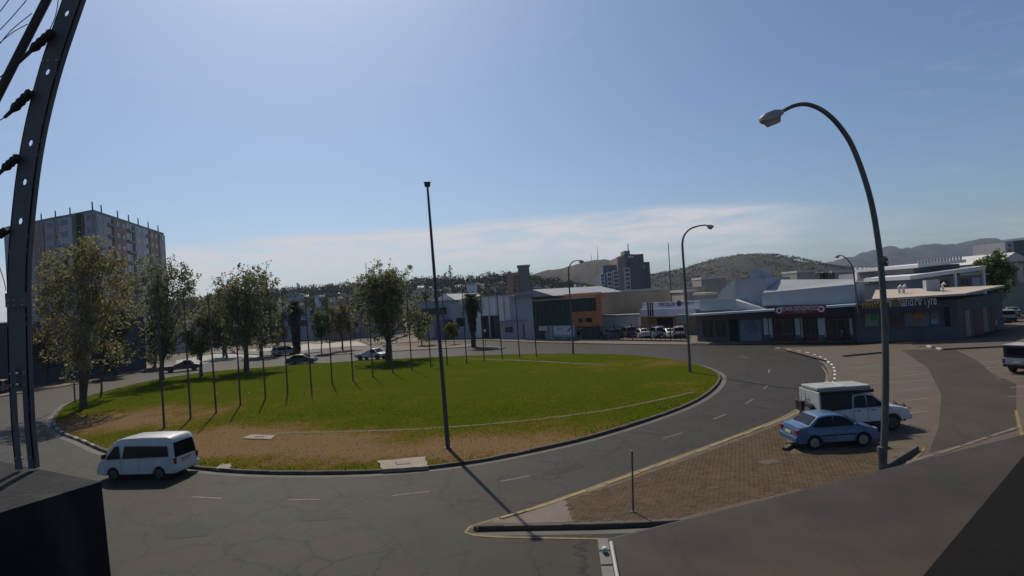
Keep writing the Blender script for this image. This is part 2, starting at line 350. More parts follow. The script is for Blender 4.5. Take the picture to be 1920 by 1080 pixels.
# grass tufts on the near lawn
def grass():
    n = 90000; xs = np.random.uniform(-45, 17, n * 2); ys = 22 + 50 * np.random.power(0.6, n * 2) if False else np.random.uniform(22, 60, n * 2)
    keep = []
    ang = np.arctan2(ys - cen.y, xs - cen.x); rr = np.hypot(xs - cen.x, ys - cen.y) / np.interp(ang, _isl_ang, _isl_rad, period=2 * math.pi)
    p = np.clip((52 - ys) / 24, 0.12, 1); dr = np.zeros(n * 2)
    for a_, b_, rx, ry, w in DRY: dr += w * np.exp(-(((xs - a_) / rx) ** 2 + ((ys - b_) / ry) ** 2))
    ok = (rr < 0.992) & (np.random.rand(n * 2) < p * np.clip(1.0 - dr * 0.9, 0.1, 1))
    xs, ys, rr = xs[ok], ys[ok], rr[ok]; m = len(xs); z = 0.13 + 0.16 * (1 - rr ** 2)
    th = np.random.rand(m) * 2 * np.pi; h = np.random.uniform(0.03, 0.075, m) * (1 + 0.6 * (rr > 0.975)); w = np.random.uniform(0.012, 0.03, m); ln = np.random.normal(0, 0.03, (m, 2))
    c, s = np.cos(th) * w, np.sin(th) * w; V = np.zeros((m, 4, 3))
    V[:, 0] = np.c_[xs - c, ys - s, z - .01]; V[:, 1] = np.c_[xs + c, ys + s, z - .01]
    V[:, 2] = np.c_[xs + ln[:, 0] + c * .25, ys + ln[:, 1] + s * .25, z + h]; V[:, 3] = np.c_[xs + ln[:, 0] - c * .25, ys + ln[:, 1] - s * .25, z + h]
    o = quads('grass', V, leafmat('grass_blade', (0.066, 0.080, 0.007), 0.4)); tag(o, 'short green grass blades covering the circular lawn', 'grass', kind='stuff')
grass()
# worn tracks across the lawn
for nm, pts, w in (('worn_path', [(515, 812), (640, 809), (760, 805), (845, 800), (940, 792), (1040, 781), (1140, 767), (1230, 749), (1300, 733)], 0.34), ('worn_path', [(870, 672), (930, 674), (1000, 677), (1070, 681), (1130, 683)], 0.5)):
    P = resample(spline([on_lawn(*p) for p in pts], 10), 0.4); P = [p + Vector((random.gauss(0, .03), random.gauss(0, .03), 0)) for p in P]
    A = offset(P, w / 2); B = offset(P, -w / 2); vs = []
    for q, j in [(q, .5) for q in A] + [(q, .5) for q in B]: vs.append((q.x + random.gauss(0, .03), q.y + random.gauss(0, .03), lawn_height(q.x, q.y) + 0.012))
    k = len(P); me = bpy.data.meshes.new(nm); me.from_pydata(vs, [], [(i, k + i, k + i + 1, i + 1) for i in range(k - 1)]); me.update()
    link(nm, me, M('trodden_earth', (0.095, 0.08, 0.03), 0.95, 0.3, 3))['kind'] = 'structure'

# kerb round the lawn: pale gutter strip with separate kerb stones
gut = strip('island_kerb', offset(isl, -0.28, True), 0.34, 0.010, m_gutter, True)
stone_meshes = []
for w_ in (1.0,):
    mb = MB().prism_x([(-0.17, 0.0), (0.0, 0.0), (0.0, 0.13), (-0.02, 0.155), (-0.17, 0.155)][::-1], -0.485, 0.485)
stone_me = mb.mesh('kerb_stone'); stone_me.materials.append(m_kerb)
stone_white = mb.mesh('kerb_stone'); stone_white.materials.append(M('limewashed_kerb', (0.3, 0.29, 0.26), 0.9, 0.3, 3, stain=0.6, sscale=2))
def kerb_stones(pts, parent, closed, inward, alt=None, me=None, step=1.0, z=0.0, jit=0.008):
    n = len(pts); m = n if closed else n - 1
    for i in range(m):
        a, b = pts[i], pts[(i + 1) % n]; c = (a + b) / 2; t = b - a; ang = math.atan2(t.y, t.x)
        mm = me or stone_me
        if alt: mm = alt(i, c)
        o = bpy.data.objects.new('kerb_stone', mm); COL.objects.link(o); o.parent = parent
        o.location = (c.x + random.gauss(0, jit), c.y + random.gauss(0, jit), z + random.gauss(0, jit)); o.rotation_euler = (0, random.gauss(0, .004), ang + (0 if inward else math.pi) + random.gauss(0, .006))
        o.scale = (t.length / step, 1, 1)
# profile stands with its face at local y=0 and its body at negative y: island stones must reach inward (left side of CCW = inside = +y)
kerb_stones(isl, gut, True, False, alt=lambda i, c: (stone_white if (c.x < -26 and c.y < 46 and i % 2) else stone_me))

# ---- paved peninsula with the parking bays (raised)
PAV = [(888, 994), (940, 978), (1000, 960), (1090, 929), (1180, 897), (1300, 853), (1400, 816), (1480, 784), (1530, 752), (1558, 722), (1563, 700), (1555, 684), (1535, 671), (1500, 661), (1452, 654.5)]
ZP = 0.14
left = spline([G(*p) for p in PAV], 8)
left = resample(left, 1.0)
near = [G(1262, 985), G(1120, 990), G(1000, 992.5)]
near = resample(spline([G(890, 996), G(1000, 993.5), G(1120, 991.5), G(1262, 985), G(1330, 978)], 6), 1.0)
poly = list(reversed(near)) + left + [G(1452, 654.5), G(1590, 651), G(1760, 640), G(1905, 632), Vector((70, 42, 0)), Vector((62, 22, 0)), Vector((34, 17, 0)), G(1905, 850), G(1560, 950)]
def dedupe(P):
    out = []
    for p in P:
        if not out or (p - out[-1]).length > 0.05: out.append(p)
    return out
poly = dedupe(poly)
pav = MB(); pp = [(p.x, p.y) for p in poly]
ar = sum(a[0] * b[1] - b[0] * a[1] for a, b in zip(pp, pp[1:] + pp[:1]))
if ar < 0: pp.reverse()
pav = MB().prism_z(pp, -0.05, ZP).build('pavement', m_joint); pav['kind'] = 'structure'
# kerbs of the peninsula
kg = strip('pavement_kerb', offset(left, 0.25), 0.3, 0.010, m_gutter)
m_kb = M('kerb_black_paint', (0.03, 0.03, 0.03), 0.8, 0.3, 3, stain=0.4, scol=(0.12, 0.1, 0.08)); m_kw = M('kerb_white_paint', (0.5, 0.49, 0.46), 0.8, 0.2, 3, stain=0.5, sscale=2, scol=(0.2, 0.18, 0.15))
kb_me = mb.mesh('kerb_stone'); kb_me.materials.append(m_kb); kw_me = mb.mesh('kerb_stone'); kw_me.materials.append(m_kw)
ky_me = mb.mesh('kerb_stone'); ky_me.materials.append(M('kerb_yellow_worn', (0.24, 0.19, 0.09), 0.85, 0.3, 3, stain=0.6, sscale=2, scol=(0.1, 0.085, 0.07)))
yb = G(1558, 735).y
kerb_stones(left, kg, False, True, alt=lambda i, c: ((kw_me if i % 2 else kb_me) if c.y > yb else ky_me))
kn = strip('pavement_kerb', offset(near, -0.3), 0.3, 0.010, m_gutter)
kerb_stones(near, kn, False, False)
# yellow edge line
yl = spline([G(1190, 1012), G(1060, 1010), G(960, 1008), G(905, 1006), G(876, 1001), G(872, 995), G(888, 986), G(940, 970), G(1000, 952), G(1090, 921), G(1180, 889), G(1300, 846), G(1400, 809), G(1478, 777), G(1520, 749), G(1545, 722), G(1550, 702), G(1541, 687)], 8)
strip('yellow_edge_line', resample(yl, 0.5), 0.11, 0.016, m_yellow)
# pavers
def pavers():
    a0 = R(23); ca, sa = math.cos(a0), math.sin(a0); Lp, Wp, gap = 0.235, 0.12, 0.012
    region = [G(1062, 938, ZP), G(1180, 900, ZP), G(1300, 857, ZP), G(1400, 820, ZP), G(1470, 792, ZP), G(1480, 850, ZP), G(1560, 850, ZP), G(1640, 840, ZP), G(1655, 885, ZP), G(1450, 928, ZP), G(1262, 972, ZP), G(1075, 979, ZP)]
    rg = [(p.x, p.y) for p in region]
    def inside(x, y):
        c = False; j = len(rg) - 1
        for i in range(len(rg)):
            if (rg[i][1] > y) != (rg[j][1] > y) and x < (rg[j][0] - rg[i][0]) * (y - rg[i][1]) / (rg[j][1] - rg[i][1]) + rg[i][0]: c = not c
            j = i
        return c
    xs = [p[0] for p in rg]; ys = [p[1] for p in rg]; out = []
    us = [x * ca + y * sa for x in (min(xs), max(xs)) for y in (min(ys), max(ys))]; vs_ = [-x * sa + y * ca for x in (min(xs), max(xs)) for y in (min(ys), max(ys))]
    v = min(vs_); row = 0
    while v < max(vs_):
        u = min(us) + (Lp / 2 if row % 2 else 0)
        while u < max(us):
            x, y = u * ca - v * sa, u * sa + v * ca
            if inside(x, y): out.append((x, y))
            u += Lp
        v += Wp; row += 1
    out.sort(key=lambda p: p[0] ** 2 + p[1] ** 2)
    h = 0.008; hx, hy = (Lp - gap) / 2, (Wp - gap) / 2
    mb = MB().box(-hx, hx, -hy, hy, -0.02, h); mb.v = [(x * (0.96 if z > 0 else 1), y * (0.94 if z > 0 else 1), z) for x, y, z in mb.v]; pme = mb.mesh('paver'); pme.materials.append(m_paver)
    for x, y in out[:300]:
        o = bpy.data.objects.new('paver', pme); COL.objects.link(o); o.parent = pav; o.location = (x, y, ZP + random.gauss(0, .002)); o.rotation_euler = (random.gauss(0, .01), random.gauss(0, .01), a0 + random.gauss(0, .008))
    rest = MB(); bv = np.array(mb.v)
    for x, y in out[300:]:
        dz = random.gauss(0, .002); t = a0 + random.gauss(0, .008); c_, s_ = math.cos(t), math.sin(t)
        rest.add([(x + p[0] * c_ - p[1] * s_, y + p[0] * s_ + p[1] * c_, ZP + dz + p[2]) for p in bv], [(4, 5, 6, 7), (0, 1, 5, 4), (1, 2, 6, 5), (2, 3, 7, 6), (3, 0, 4, 7)])
    o = rest.build('paver_field', m_paver, pav); o['kind'] = 'stuff'
pavers()
# smooth concrete nose of the peninsula
nose = [G(912, 981, ZP), G(1000, 955, ZP), G(1060, 935, ZP), G(1073, 978, ZP), G(1000, 981, ZP)]
sheet('concrete_nose', nose, ZP + 0.005, M('nose_concrete', (0.15, 0.12, 0.095), 0.9, 0.15, 1.5, stain=0.3), parent=pav, kind=None)
# lot surface, driveway and bay lines
sheet('parking_surface', [G(1470, 655, ZP), G(1552, 677, ZP), G(1560, 700, ZP), G(1540, 745, ZP), G(1500, 790, ZP), G(1490, 845, ZP), G(1640, 838, ZP), G(1720, 842, ZP), G(1800, 832, ZP), G(1900, 803, ZP), Vector((40, 22, 0)), Vector((60, 40, 0)), G(1900, 636, ZP), G(1760, 644, ZP), G(1590, 654, ZP)], ZP + 0.005, m_lot)
sheet('driveway', [G(1690, 656, ZP), G(1740, 690, ZP), G(1765, 740, ZP), G(1760, 800, ZP), G(1742, 848, ZP), G(1905, 808, ZP), G(1905, 720, ZP), G(1860, 700, ZP), G(1830, 675, ZP), G(1790, 655, ZP)], ZP + 0.010, m_road2)
for a, b in [((1668, 690), (1735, 684)), ((1672, 700), (1732, 696)), ((1690, 706), (1740, 699)), ((1610, 706), (1650, 703)), ((1668, 718), (1740, 712)), ((1600, 722), (1650, 718)), ((1690, 733), (1742, 727)), ((1698, 751), (1743, 747)), ((1705, 775), (1741, 771)), ((1840, 680), (1888, 676)), ((1850, 690), (1895, 686)), ((1870, 709), (1920, 706)), ((1895, 727), (1930, 725)), ((1888, 744), (1930, 742)), ((1600, 690), (1650, 685)), ((1605, 681), (1650, 677))]:
    strip('bay_line', [G(*a, ZP), G(*b, ZP)], 0.10, ZP + 0.015, M('bay_paint', (.24, .22, .18), .8, .3, 3, stain=.6, sscale=3, scol=(.12, .1, .08)))
# kerb bars in the lot
def bar(label, pts, mats, h=0.16, w=0.22, z=ZP):
    P = resample([G(*p, z) for p in pts], 1.0); root = empty('kerb_row', P[0]); tag(root, label, 'kerb')
    for i, (a, b) in enumerate(zip(P, P[1:])):
        t = b - a; o = MB().box(-t.length / 2 + .01, t.length / 2 - .01, -w / 2, w / 2, -0.02, h).build('kerb_stone', mats[i % len(mats)], root, bevel=0.015)
        c = (a + b) / 2 - P[0]; o.location = (c.x, c.y, random.gauss(0, .004)); o.rotation_euler = (0, 0, math.atan2(t.y, t.x))
bar('long dark kerb behind the first row of parking bays', [(1581, 669), (1657, 662)], [m_kerb])
bar('black and white kerb end in the upper car park', [(1739, 650.5), (1766, 656.5)], [m_kw, m_kb])
bar('long dark kerb running from the black and white kerb end', [(1768, 656.5), (1884, 651)], [m_kerb])
bar('dark kerb stub with yellow nose beside the tall curved street lamp', [(1662, 879), (1718, 844)], [m_kerb], h=0.2)
bar('short dark wheel stop behind the blue saloon', [(1471, 845), (1486, 836)], [m_kerb], h=0.14)
strip('yellow_nose_line', resample(spline([G(1684, 880, ZP), G(1708, 866, ZP), G(1726, 850, ZP), G(1733, 841, ZP), G(1722, 837, ZP)], 6), .3), 0.1, ZP + 0.016, m_yellow)
wl = [G(1700, 868, ZP), G(1755, 852, ZP), G(1800, 838, ZP), G(1850, 821, ZP), G(1908, 802, ZP)]
for a_, b_ in (((1700, 868), (1750, 853)), ((1758, 851), (1802, 837)), ((1808, 835), (1852, 820)), ((1858, 818), (1908, 802))): strip('white_edge_line', [G(*a_, ZP), G(*b_, ZP)], 0.17, ZP + 0.017, m_white)
if 0: bar('broken white kerb along the lower edge of the car park', [(1700, 868), (1755, 852), (1800, 838), (1850, 821), (1908, 802)], [m_kw, M('kerb_white_worn', (0.25, 0.23, 0.2), 0.9, .3, 2)], h=0.05, w=0.16)
strip('yellow_bay_line', [G(1905, 770, ZP), G(1912, 800, ZP), G(1918, 818, ZP)], 0.14, ZP + 0.016, m_yellow)
# manhole covers on the paving
for lab, c, w, h in (('rectangular inspection cover set in the paving below the blue saloon', (1443, 867), 0.8, 0.5),):
    p = G(*c, ZP); r_ = empty('inspection_cover', (p.x, p.y, ZP + .012), R(20)); tag(r_, lab, 'manhole cover')
    MB().box(-w / 2, w / 2, -h / 2, h / 2, 0, 0.012).build('cover_frame', M('old_steel', (0.1, 0.085, 0.07), .7, .3, 3), r_); MB().box(-w / 2 + .06, w / 2 - .06, -h / 2 + .06, h / 2 - .06, .012, .02).build('lid', m_joint, r_)
# lane dashes
for a, b in [((538, 938), (600, 937)), ((735, 930), (806, 922)), ((938, 903), (992, 893)), ((360, 932), (416, 935)), ((1243, 822), (1280, 812)), ((1338, 786), (1362, 777)), ((1398, 757), (1413, 748)), ((1432, 730), (1440, 722)), ((1441, 700), (1443, 692)), ((1405, 672), (1388, 668))]:
    strip('lane_dash', [G(*a), G(*b)], 0.12, 0.013, m_white)
m_patch = asphalt('asphalt_patch', (0.030, 0.026, 0.022), 0.25)
for k, q in enumerate(([(300, 985), (372, 975), (392, 1003), (312, 1013)], [(560, 965), (640, 960), (652, 972), (566, 978)], [(1010, 885), (1085, 868), (1100, 876), (1022, 894)], [(1385, 722), (1408, 715), (1418, 722), (1394, 730)])):
    P = [G(*p) for p in q]; e = []
    for a_, b_ in zip(P, P[1:] + P[:1]): e += [a_.lerp(b_, t / 7) + Vector((random.gauss(0, .05), random.gauss(0, .05), 0)) for t in range(7)]
    sheet('road_patch', e, 0.009, m_patch)
# far pavements and side streets
def raised(name, pxs, h, mat):
    P = dedupe([G(*p) if len(p) == 2 else Vector(p) for p in pxs]); q = [(p.x, p.y) for p in P]
    if sum(a[0] * b[1] - b[0] * a[1] for a, b in zip(q, q[1:] + q[:1])) < 0: q.reverse()
    o = MB().prism_z(q, -0.05, h).build(name, mat); o['kind'] = 'structure'; return o
far_edge = [(925, 639.5), (1010, 643), (1100, 645), (1200, 647), (1320, 648), (1400, 645.5), (1520, 642), (1640, 641), (1750, 639), (1850, 622), (1930, 612)]
raised('far_pavement', far_edge + [Vector((70, 75, 0)), Vector((50, 96, 0)), Vector((30, 112, 0)), Vector((5, 130, 0)), Vector((-4, 135, 0))], 0.13, m_tan)
strip('far_kerb_line', resample(spline([G(*p) for p in far_edge], 6), 1.0), 0.25, 0.02, m_gutter)
raised('side_pavement', [(-20, 748), (60, 735), (180, 715), (265, 698), (330, 686), (330, 679), (262, 688), (180, 703), (60, 720), (-20, 730)], 0.12, m_tan)
raised('left_pavement', [(395, 663), (440, 664), (520, 668), (600, 661), (600, 657), (520, 662), (440, 657), (395, 655)], 0.12, m_gutter)
sheet('side_street', [G(330, 690), G(420, 676), G(520, 666), G(585, 655), G(655, 649), G(690, 648), G(670, 640), G(600, 641), G(540, 650), G(430, 659), G(330, 676)], 0.008, m_lightroad)
raised('median_island', [(590, 668), (680, 662), (780, 657), (870, 652), (900, 648), (870, 645), (790, 648), (690, 652), (640, 655)], 0.12, m_tan)
raised('traffic_island', [(885, 651), (900, 655), (935, 656), (948, 653), (930, 650), (900, 649)], 0.14, m_kerb)
raised('far_verge', [(690, 646), (780, 642), (860, 640), (930, 638), (925, 632), (860, 633), (780, 635), (690, 640)], 0.1, m_tan)
# slabs in the lawn
for lab, c, w, h, rz, cov in (('large pale concrete slab with square cover at the kerb of the lawn', [(707, 863), (797, 855), (803, 873), (717, 879)], 0, 0, 0, 1), ('smaller white concrete slab lying in dry grass', [(455, 822), (470, 815), (517, 816), (508, 824)], 0, 0, 0, 0), ('low grey concrete slab at the lawn edge behind the minibus', [(405, 876), (415, 868), (433, 868), (432, 878)], 0, 0, 0, 0)):
    P = [on_lawn(*p) for p in c]; ctr = sum(P, Vector()) / 4; r_ = empty('concrete_slab', ctr); tag(r_, lab, 'slab')
    q = [((p - ctr).x, (p - ctr).y) for p in P]
    if sum(a[0] * b[1] - b[0] * a[1] for a, b in zip(q, q[1:] + q[:1])) < 0: q.reverse()
    q2 = []
    for a_, b_ in zip(q, q[1:] + q[:1]):
        for k in range(6): t = k / 6; q2.append((a_[0] + (b_[0] - a_[0]) * t + random.gauss(0, .03), a_[1] + (b_[1] - a_[1]) * t + random.gauss(0, .03)))
    MB().prism_z(q2, -0.1, 0.06 if cov else .05).build('slab_body', m_slab, r_)
    if cov or 'smaller' in lab:
        k = 0.3; MB().prism_z([(x * k, y * k) for x, y in q], 0.04, 0.075).build('cover_frame', M('cover_frame_brown', (0.13, 0.1, 0.07), .8), r_)
        k = 0.24; MB().prism_z([(x * k, y * k) for x, y in q], 0.05, 0.083).build('lid', M('cover_lid', (0.2, 0.165, 0.13), .8), r_)
# litter
for i, c in enumerate([(407, 740), (466, 739), (816, 690), (600, 690), (325, 762), (775, 692)]):
    p = on_lawn(*c); s_ = 0.1; o = MB().add([(-s_, 0, 0.02), (0, -s_ * .7, .05), (s_ * 1.2, 0, 0.03), (0.02, s_, .06), (0, 0, .14)], [(0, 1, 4), (1, 2, 4), (2, 3, 4), (3, 0, 4), (3, 2, 1, 0)]).build('litter_bag', M('white_plastic', (0.7, 0.7, 0.68), .5), loc=p)
    tag(o, 'scrap of white litter on the lawn ' + ['left of the fourth flagpole', 'just right of the fourth flagpole', 'beside the thirteenth flagpole base', 'at the far edge behind the seventh flagpole', 'near the dry patch left of the flagpoles', 'beside the twelfth flagpole base'][i], 'litter', 'litter scattered on the lawn')

# ================================================================== foreground: mast, parapet, near roof, dark slab
m_steel = M('galvanised_steel_dull', (0.10, 0.105, 0.115), 0.6, 0.25, 3, metal=0.1, spec=0.4, stain=0.3, sscale=1.5)
m_black = M('black_rubber', (0.012, 0.012, 0.013), 0.6, 0.2, 5)
m_dark = M('dark_iron', (0.03, 0.03, 0.033), 0.6, 0.2, 5)
def mast():
    YM = 4.2; cl = spline([AT(x, y, YM) for x, y in [(188, -140), (139, 0), (90, 150), (57, 300), (38, 480), (37, 620), (43, 780), (52, 878)]], 10)
    cl = resample(cl, 0.04); root = empty('steel_mast', cl[-1]); tag(root, 'tall dark steel lattice mast with round holes standing on the parapet', 'mast')
    o = cl[-1]; P = [p - o for p in cl]; Xd = Vector((1, 0, 0))
    def rail(name, xo, w, d, web_right):
        b = MB()
        for (x0, x1, y0, y1) in ((xo - w / 2, xo + w / 2, -d / 2, -d / 2 + .009), ((xo + w / 2 - .009, xo + w / 2, -d / 2, d / 2) if web_right else (xo - w / 2, xo - w / 2 + .009, -d / 2, d / 2))):
            n = len(P); vs = []
            for p in P: vs += [p + Vector((x0, y0, 0)), p + Vector((x1, y0, 0)), p + Vector((x1, y1, 0)), p + Vector((x0, y1, 0))]
            fs = [(4 * i + k, 4 * i + (k + 1) % 4, 4 * i + 4 + (k + 1) % 4, 4 * i + 4 + k) for i in range(n - 1) for k in range(4)]
            b.add(vs, fs + [(0, 1, 2, 3), (4 * n - 4, 4 * n - 3, 4 * n - 2, 4 * n - 1)])
        return b.build(name, m_steel, root)
    rail('channel_leg', -0.047, 0.046, 0.045, False); rail('channel_leg', 0.047, 0.046, 0.045, True)
    # perforated web plate between the legs (real holes), top of the mast down to the splice
    S = [0]
    for a, b in zip(P, P[1:]): S.append(S[-1] + (b - a).length)
    def at(s):
        s = min(max(s, 0), S[-1]); j = min(int(s / S[-1] * (len(S) - 1)), len(S) - 2)
        while j and S[j] > s: j -= 1
        while j < len(S) - 2 and S[j + 1] < s: j += 1
        return P[j].lerp(P[j + 1], (s - S[j]) / (S[j + 1] - S[j]))
    def s_of(py):
        t = AT(60, py, YM).z - o.z; i = min(range(len(P)), key=lambda k: abs(P[k].z - t)); return S[i]
    b = MB(); hw = 0.026; hr = 0.015; holes = [s_of(y) for y in (28, 137, 267, 338, 411)]; s_end = s_of(690)
    def quad(s0, s1):
        a, c = at(s0), at(s1)
        for y in (-0.017,):
            b.add([a + Vector((-hw, y, 0)), a + Vector((hw, y, 0)), c + Vector((hw, y, 0)), c + Vector((-hw, y, 0))], [(0, 1, 2, 3)])
    cur = 0.0
    for h in holes:
        s0, s1 = h - 0.032, h + 0.032; k = 0; n = 8
        while cur < s0 - 1e-6: nx = min(cur + .06, s0); quad(cur, nx); cur = nx
        outer = [(-hw, s0), (0, s0), (hw, s0), (hw, h), (hw, s1), (0, s1), (-hw, s1), (-hw, h)]
        ang = [math.atan2(q[1] - h, q[0]) for q in outer]; vs = []
        for (x, s), t in zip(outer, ang): vs.append(at(s) + Vector((x, -.017, 0))); vs.append(at(h + 1.5 * hr * math.sin(t)) + Vector((hr * math.cos(t), -.017, 0)))
        b.add(vs, [(2 * i, 2 * ((i + 1) % n), 2 * ((i + 1) % n) + 1, 2 * i + 1) for i in range(n)]); cur = s1
    while cur < s_end - 1e-6: nx = min(cur + .06, s_end); quad(cur, nx); cur = nx
    w = b.build('perforated_web', m_steel, root); sm = w.modifiers.new('solid', 'SOLIDIFY'); sm.thickness = 0.006
    for py in (118, 565, 572, 700, 716, 860):
        for dx in (-0.05, -0.01, 0.05):
            p = at(s_of(py)); MB().tube([p + Vector((dx, -0.02, 0)), p + Vector((dx, -0.034, 0))], 0.008, 6).build('bolt', M('bright_bolt', (0.3, 0.3, 0.3), .5, metal=.6), root)
    p = at(s_of(560)); MB().box(-0.075, 0.075, -0.03, -0.0235, -0.05, 0.05).build('splice_plate', m_steel, root).location = p
    # strain insulators on the left side, each with its own wire
    for i, (a, m_, e, lab) in enumerate([((100, 58), (58, 95), (24, 128), 'topmost black strain insulator on the steel mast'), ((60, 170), (22, 208), (2, 226), 'black strain insulator second from the top of the mast'), ((36, 292), (6, 318), (-22, 345), 'black strain insulator third from the top of the mast'), ((14, 430), (-6, 444), (-30, 462), 'lowest black strain insulator at the edge of the picture')]):
        A, B, C = [AT(x, y, YM - 0.06) for x, y in (a, m_, e)]; r_ = empty('strain_insulator', A); tag(r_, lab, 'insulator', 'strain insulators on the mast')
        d = B - A; n = 9; pts = [d * (k / n) for k in range(n + 1)]; MB().tube(pts, [0.018] + [0.030 if k % 2 else 0.024 for k in range(1, n)] + [0.015], 10).build('insulator_body', m_black, r_, smooth=40)
        MB().tube([d, d + (C - B) * .7], [0.013, 0.010], 8).build('dead_end_clamp', m_dark, r_); q = C + (C - B) * 4 + Vector((0, 0, .1)) - A
        MB().tube([d + (C - B) * .7, q], 0.0035, 5).build('wire', m_black, r_)
    # stay pole behind
    a, b_ = AT(100, -25, 5.2), AT(-40, 250, 5.2); MB().tube([a, b_], [0.034, 0.034], 10).build('stay_tube', m_dark); tag(bpy.data.objects['stay_tube'], 'slanting dark stay tube in the top left corner', 'stay tube')
    for i, pts in enumerate([[(60, 25), (20, 58), (-10, 95)], [(52, 45), (25, 60), (0, 80), (-10, 90)], [(20, -5), (0, 22), (-10, 35)], [(50, 0), (20, 35), (-10, 66)], [(110, -5), (104, 30), (92, 58)]]):
        o2 = MB().tube(spline([AT(x, y, 5.1) for x, y in pts], 5), 0.0035, 5).build('overhead_wire', m_black); tag(o2, ['thin wire sagging from the stay tube, lowest of the bundle', 'kinked wire leaving the stay tube', 'outermost thin wire at the top left corner', 'thin straight wire beside the outermost wire', 'short wire hanging between stay tube and mast top'][i], 'wire', 'wires at the mast')
    o2 = MB().tube(spline([AT(x, y, 4.4) for x, y in [(-10, 470), (0, 503), (8, 528), (11, 545)]], 5), 0.003, 5).build('slack_wire', m_black); tag(o2, 'slack wire left of the mast at mid height', 'wire')
mast()
m_bit = M('bitumen_paint', (0.018, 0.0185, 0.019), 0.9, 0.4, 2.0, bump=0.4, bscale=25, spec=.15, stain=0.85, sscale=5.5, scol=(0.042, 0.041, 0.038))
def parapet():
    zt = AT(52, 878, 4.2).z - 0.015
    A = G(190, 903, zt); B = G(-60, 853, zt); C = G(118, 925, zt); D = A + (C - A) * 9
    root = empty('parapet', (A.x, A.y, 0)); tag(root, 'black painted parapet block carrying the steel mast', 'parapet')
    q = [(0, 0), ((B - A).x, (B - A).y), ((B - A).x - 1.5, (B - A).y - 2.5), ((D - A).x, (D - A).y)]
    n = 4; vs = [(x, y, zt) for x, y in q]; bo = [(x + (0.28 if i in (0, 3) else 0), y, 0.0) for i, (x, y) in enumerate(q)]
    MB().add(vs + bo, [(0, 1, 2, 3)] + [(i, i + 4, (i + 1) % 4 + 4, (i + 1) % 4) for i in range(4)]).build('wall_block', m_bit, root)
    # peeling flashing strip and a loose cable on top
    e = (C - A)
    MB().tube([Vector((0, 0, zt + .004)), Vector((e.x * .5, e.y * .5, zt + .006)), Vector((e.x, e.y, zt + .004))], 0.0035, 5).build('edge_bead', M('pale_sealant', (0.25, 0.25, 0.24), .8), root)
parapet()
def near_roof():
    zr = 4.7; A, B = G(1132, 1014, zr), G(1960, 806, zr); Cc = G(1144, 1090, zr)
    u = (B - A); v = (Cc - A).normalized(); Lr = u.length; u.normalize()
    root = empty('lean_to_roof', A); tag(root, 'brown painted sheet roof at the bottom right below the camera', 'roof')
    m = M('brown_roof_sheet', (0.047, 0.037, 0.028), 0.55, 0.3, 1.2, spec=0.1, stain=0.75, sscale=0.55, scol=(0.072, 0.056, 0.041), bump=.15, bscale=60, detail=9); x = 0.0
    while x < Lr + 2:
        a, b = u * x, u * (x + .898); c, d = b + v * 7, a + v * 7; q = [a, b, c, d]
        MB().add([p + Vector((0, 0, 0)) for p in q] + [p - Vector((0, 0, .02)) for p in q], [(3, 2, 1, 0), (4, 5, 6, 7), (0, 1, 5, 4), (1, 2, 6, 5), (2, 3, 7, 6), (3, 0, 4, 7)]).build('roof_sheet', m, root); x += 0.9
    w = Vector((-u.y, u.x, 0)) * .03
    MB().add([w * .1, u * Lr + w * .1, u * Lr + w, w] + [p - Vector((0, 0, .18)) for p in (w * .1, u * Lr + w * .1, u * Lr + w, w)], [(0, 1, 2, 3), (7, 6, 5, 4), (0, 4, 5, 1), (1, 5, 6, 2), (2, 6, 7, 3), (3, 7, 4, 0)]).build('fascia', m_dark, root)
    e = empty('verge_flashing', A, math.atan2(v.y, v.x)); tag(e, 'grey stepped flashing with white pipe along the roof end', 'flashing')
    mg = M('flashing_grey', (0.13, 0.122, 0.11), .7, .2, 4); y = 0.0
    for i in range(6): MB().box(y, y + .165, -.07, .05, -.03, .03 + .012 * (i % 2)).build('flashing_step', mg, e, bevel=.006); y += .17
    MB().tube([(.13, .075, .03), (1.4, .075, .03)], 0.022, 10).build('white_pipe', M('white_pvc', (0.36, 0.35, 0.32), .5), e, smooth=50)
    MB().tube([(.36, -.01, .03), (.38, -.01, .07), (.43, -.01, .08)], [0.03, .035, .02], 10).build('pipe_cap', M('white_pvc', ()), e, smooth=50)
    # second flat slab above the sheet roof, near black all over
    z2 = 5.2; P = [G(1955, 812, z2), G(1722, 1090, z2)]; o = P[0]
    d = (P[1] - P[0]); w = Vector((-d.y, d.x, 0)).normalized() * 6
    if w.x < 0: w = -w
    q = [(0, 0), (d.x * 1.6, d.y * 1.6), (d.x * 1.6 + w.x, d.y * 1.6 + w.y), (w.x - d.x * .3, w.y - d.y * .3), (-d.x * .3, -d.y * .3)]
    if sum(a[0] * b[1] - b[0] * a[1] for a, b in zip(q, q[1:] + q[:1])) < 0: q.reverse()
    r2 = empty('dark_slab', o); tag(r2, 'nearly black flat slab in the bottom right corner', 'canopy')
    MB().prism_z(q, -0.25, 0).build('slab_plate', M('slab_black', (0.009, 0.0082, 0.007), .9, .25, 1.5, bump=.3, spec=.08), r2)
near_roof()

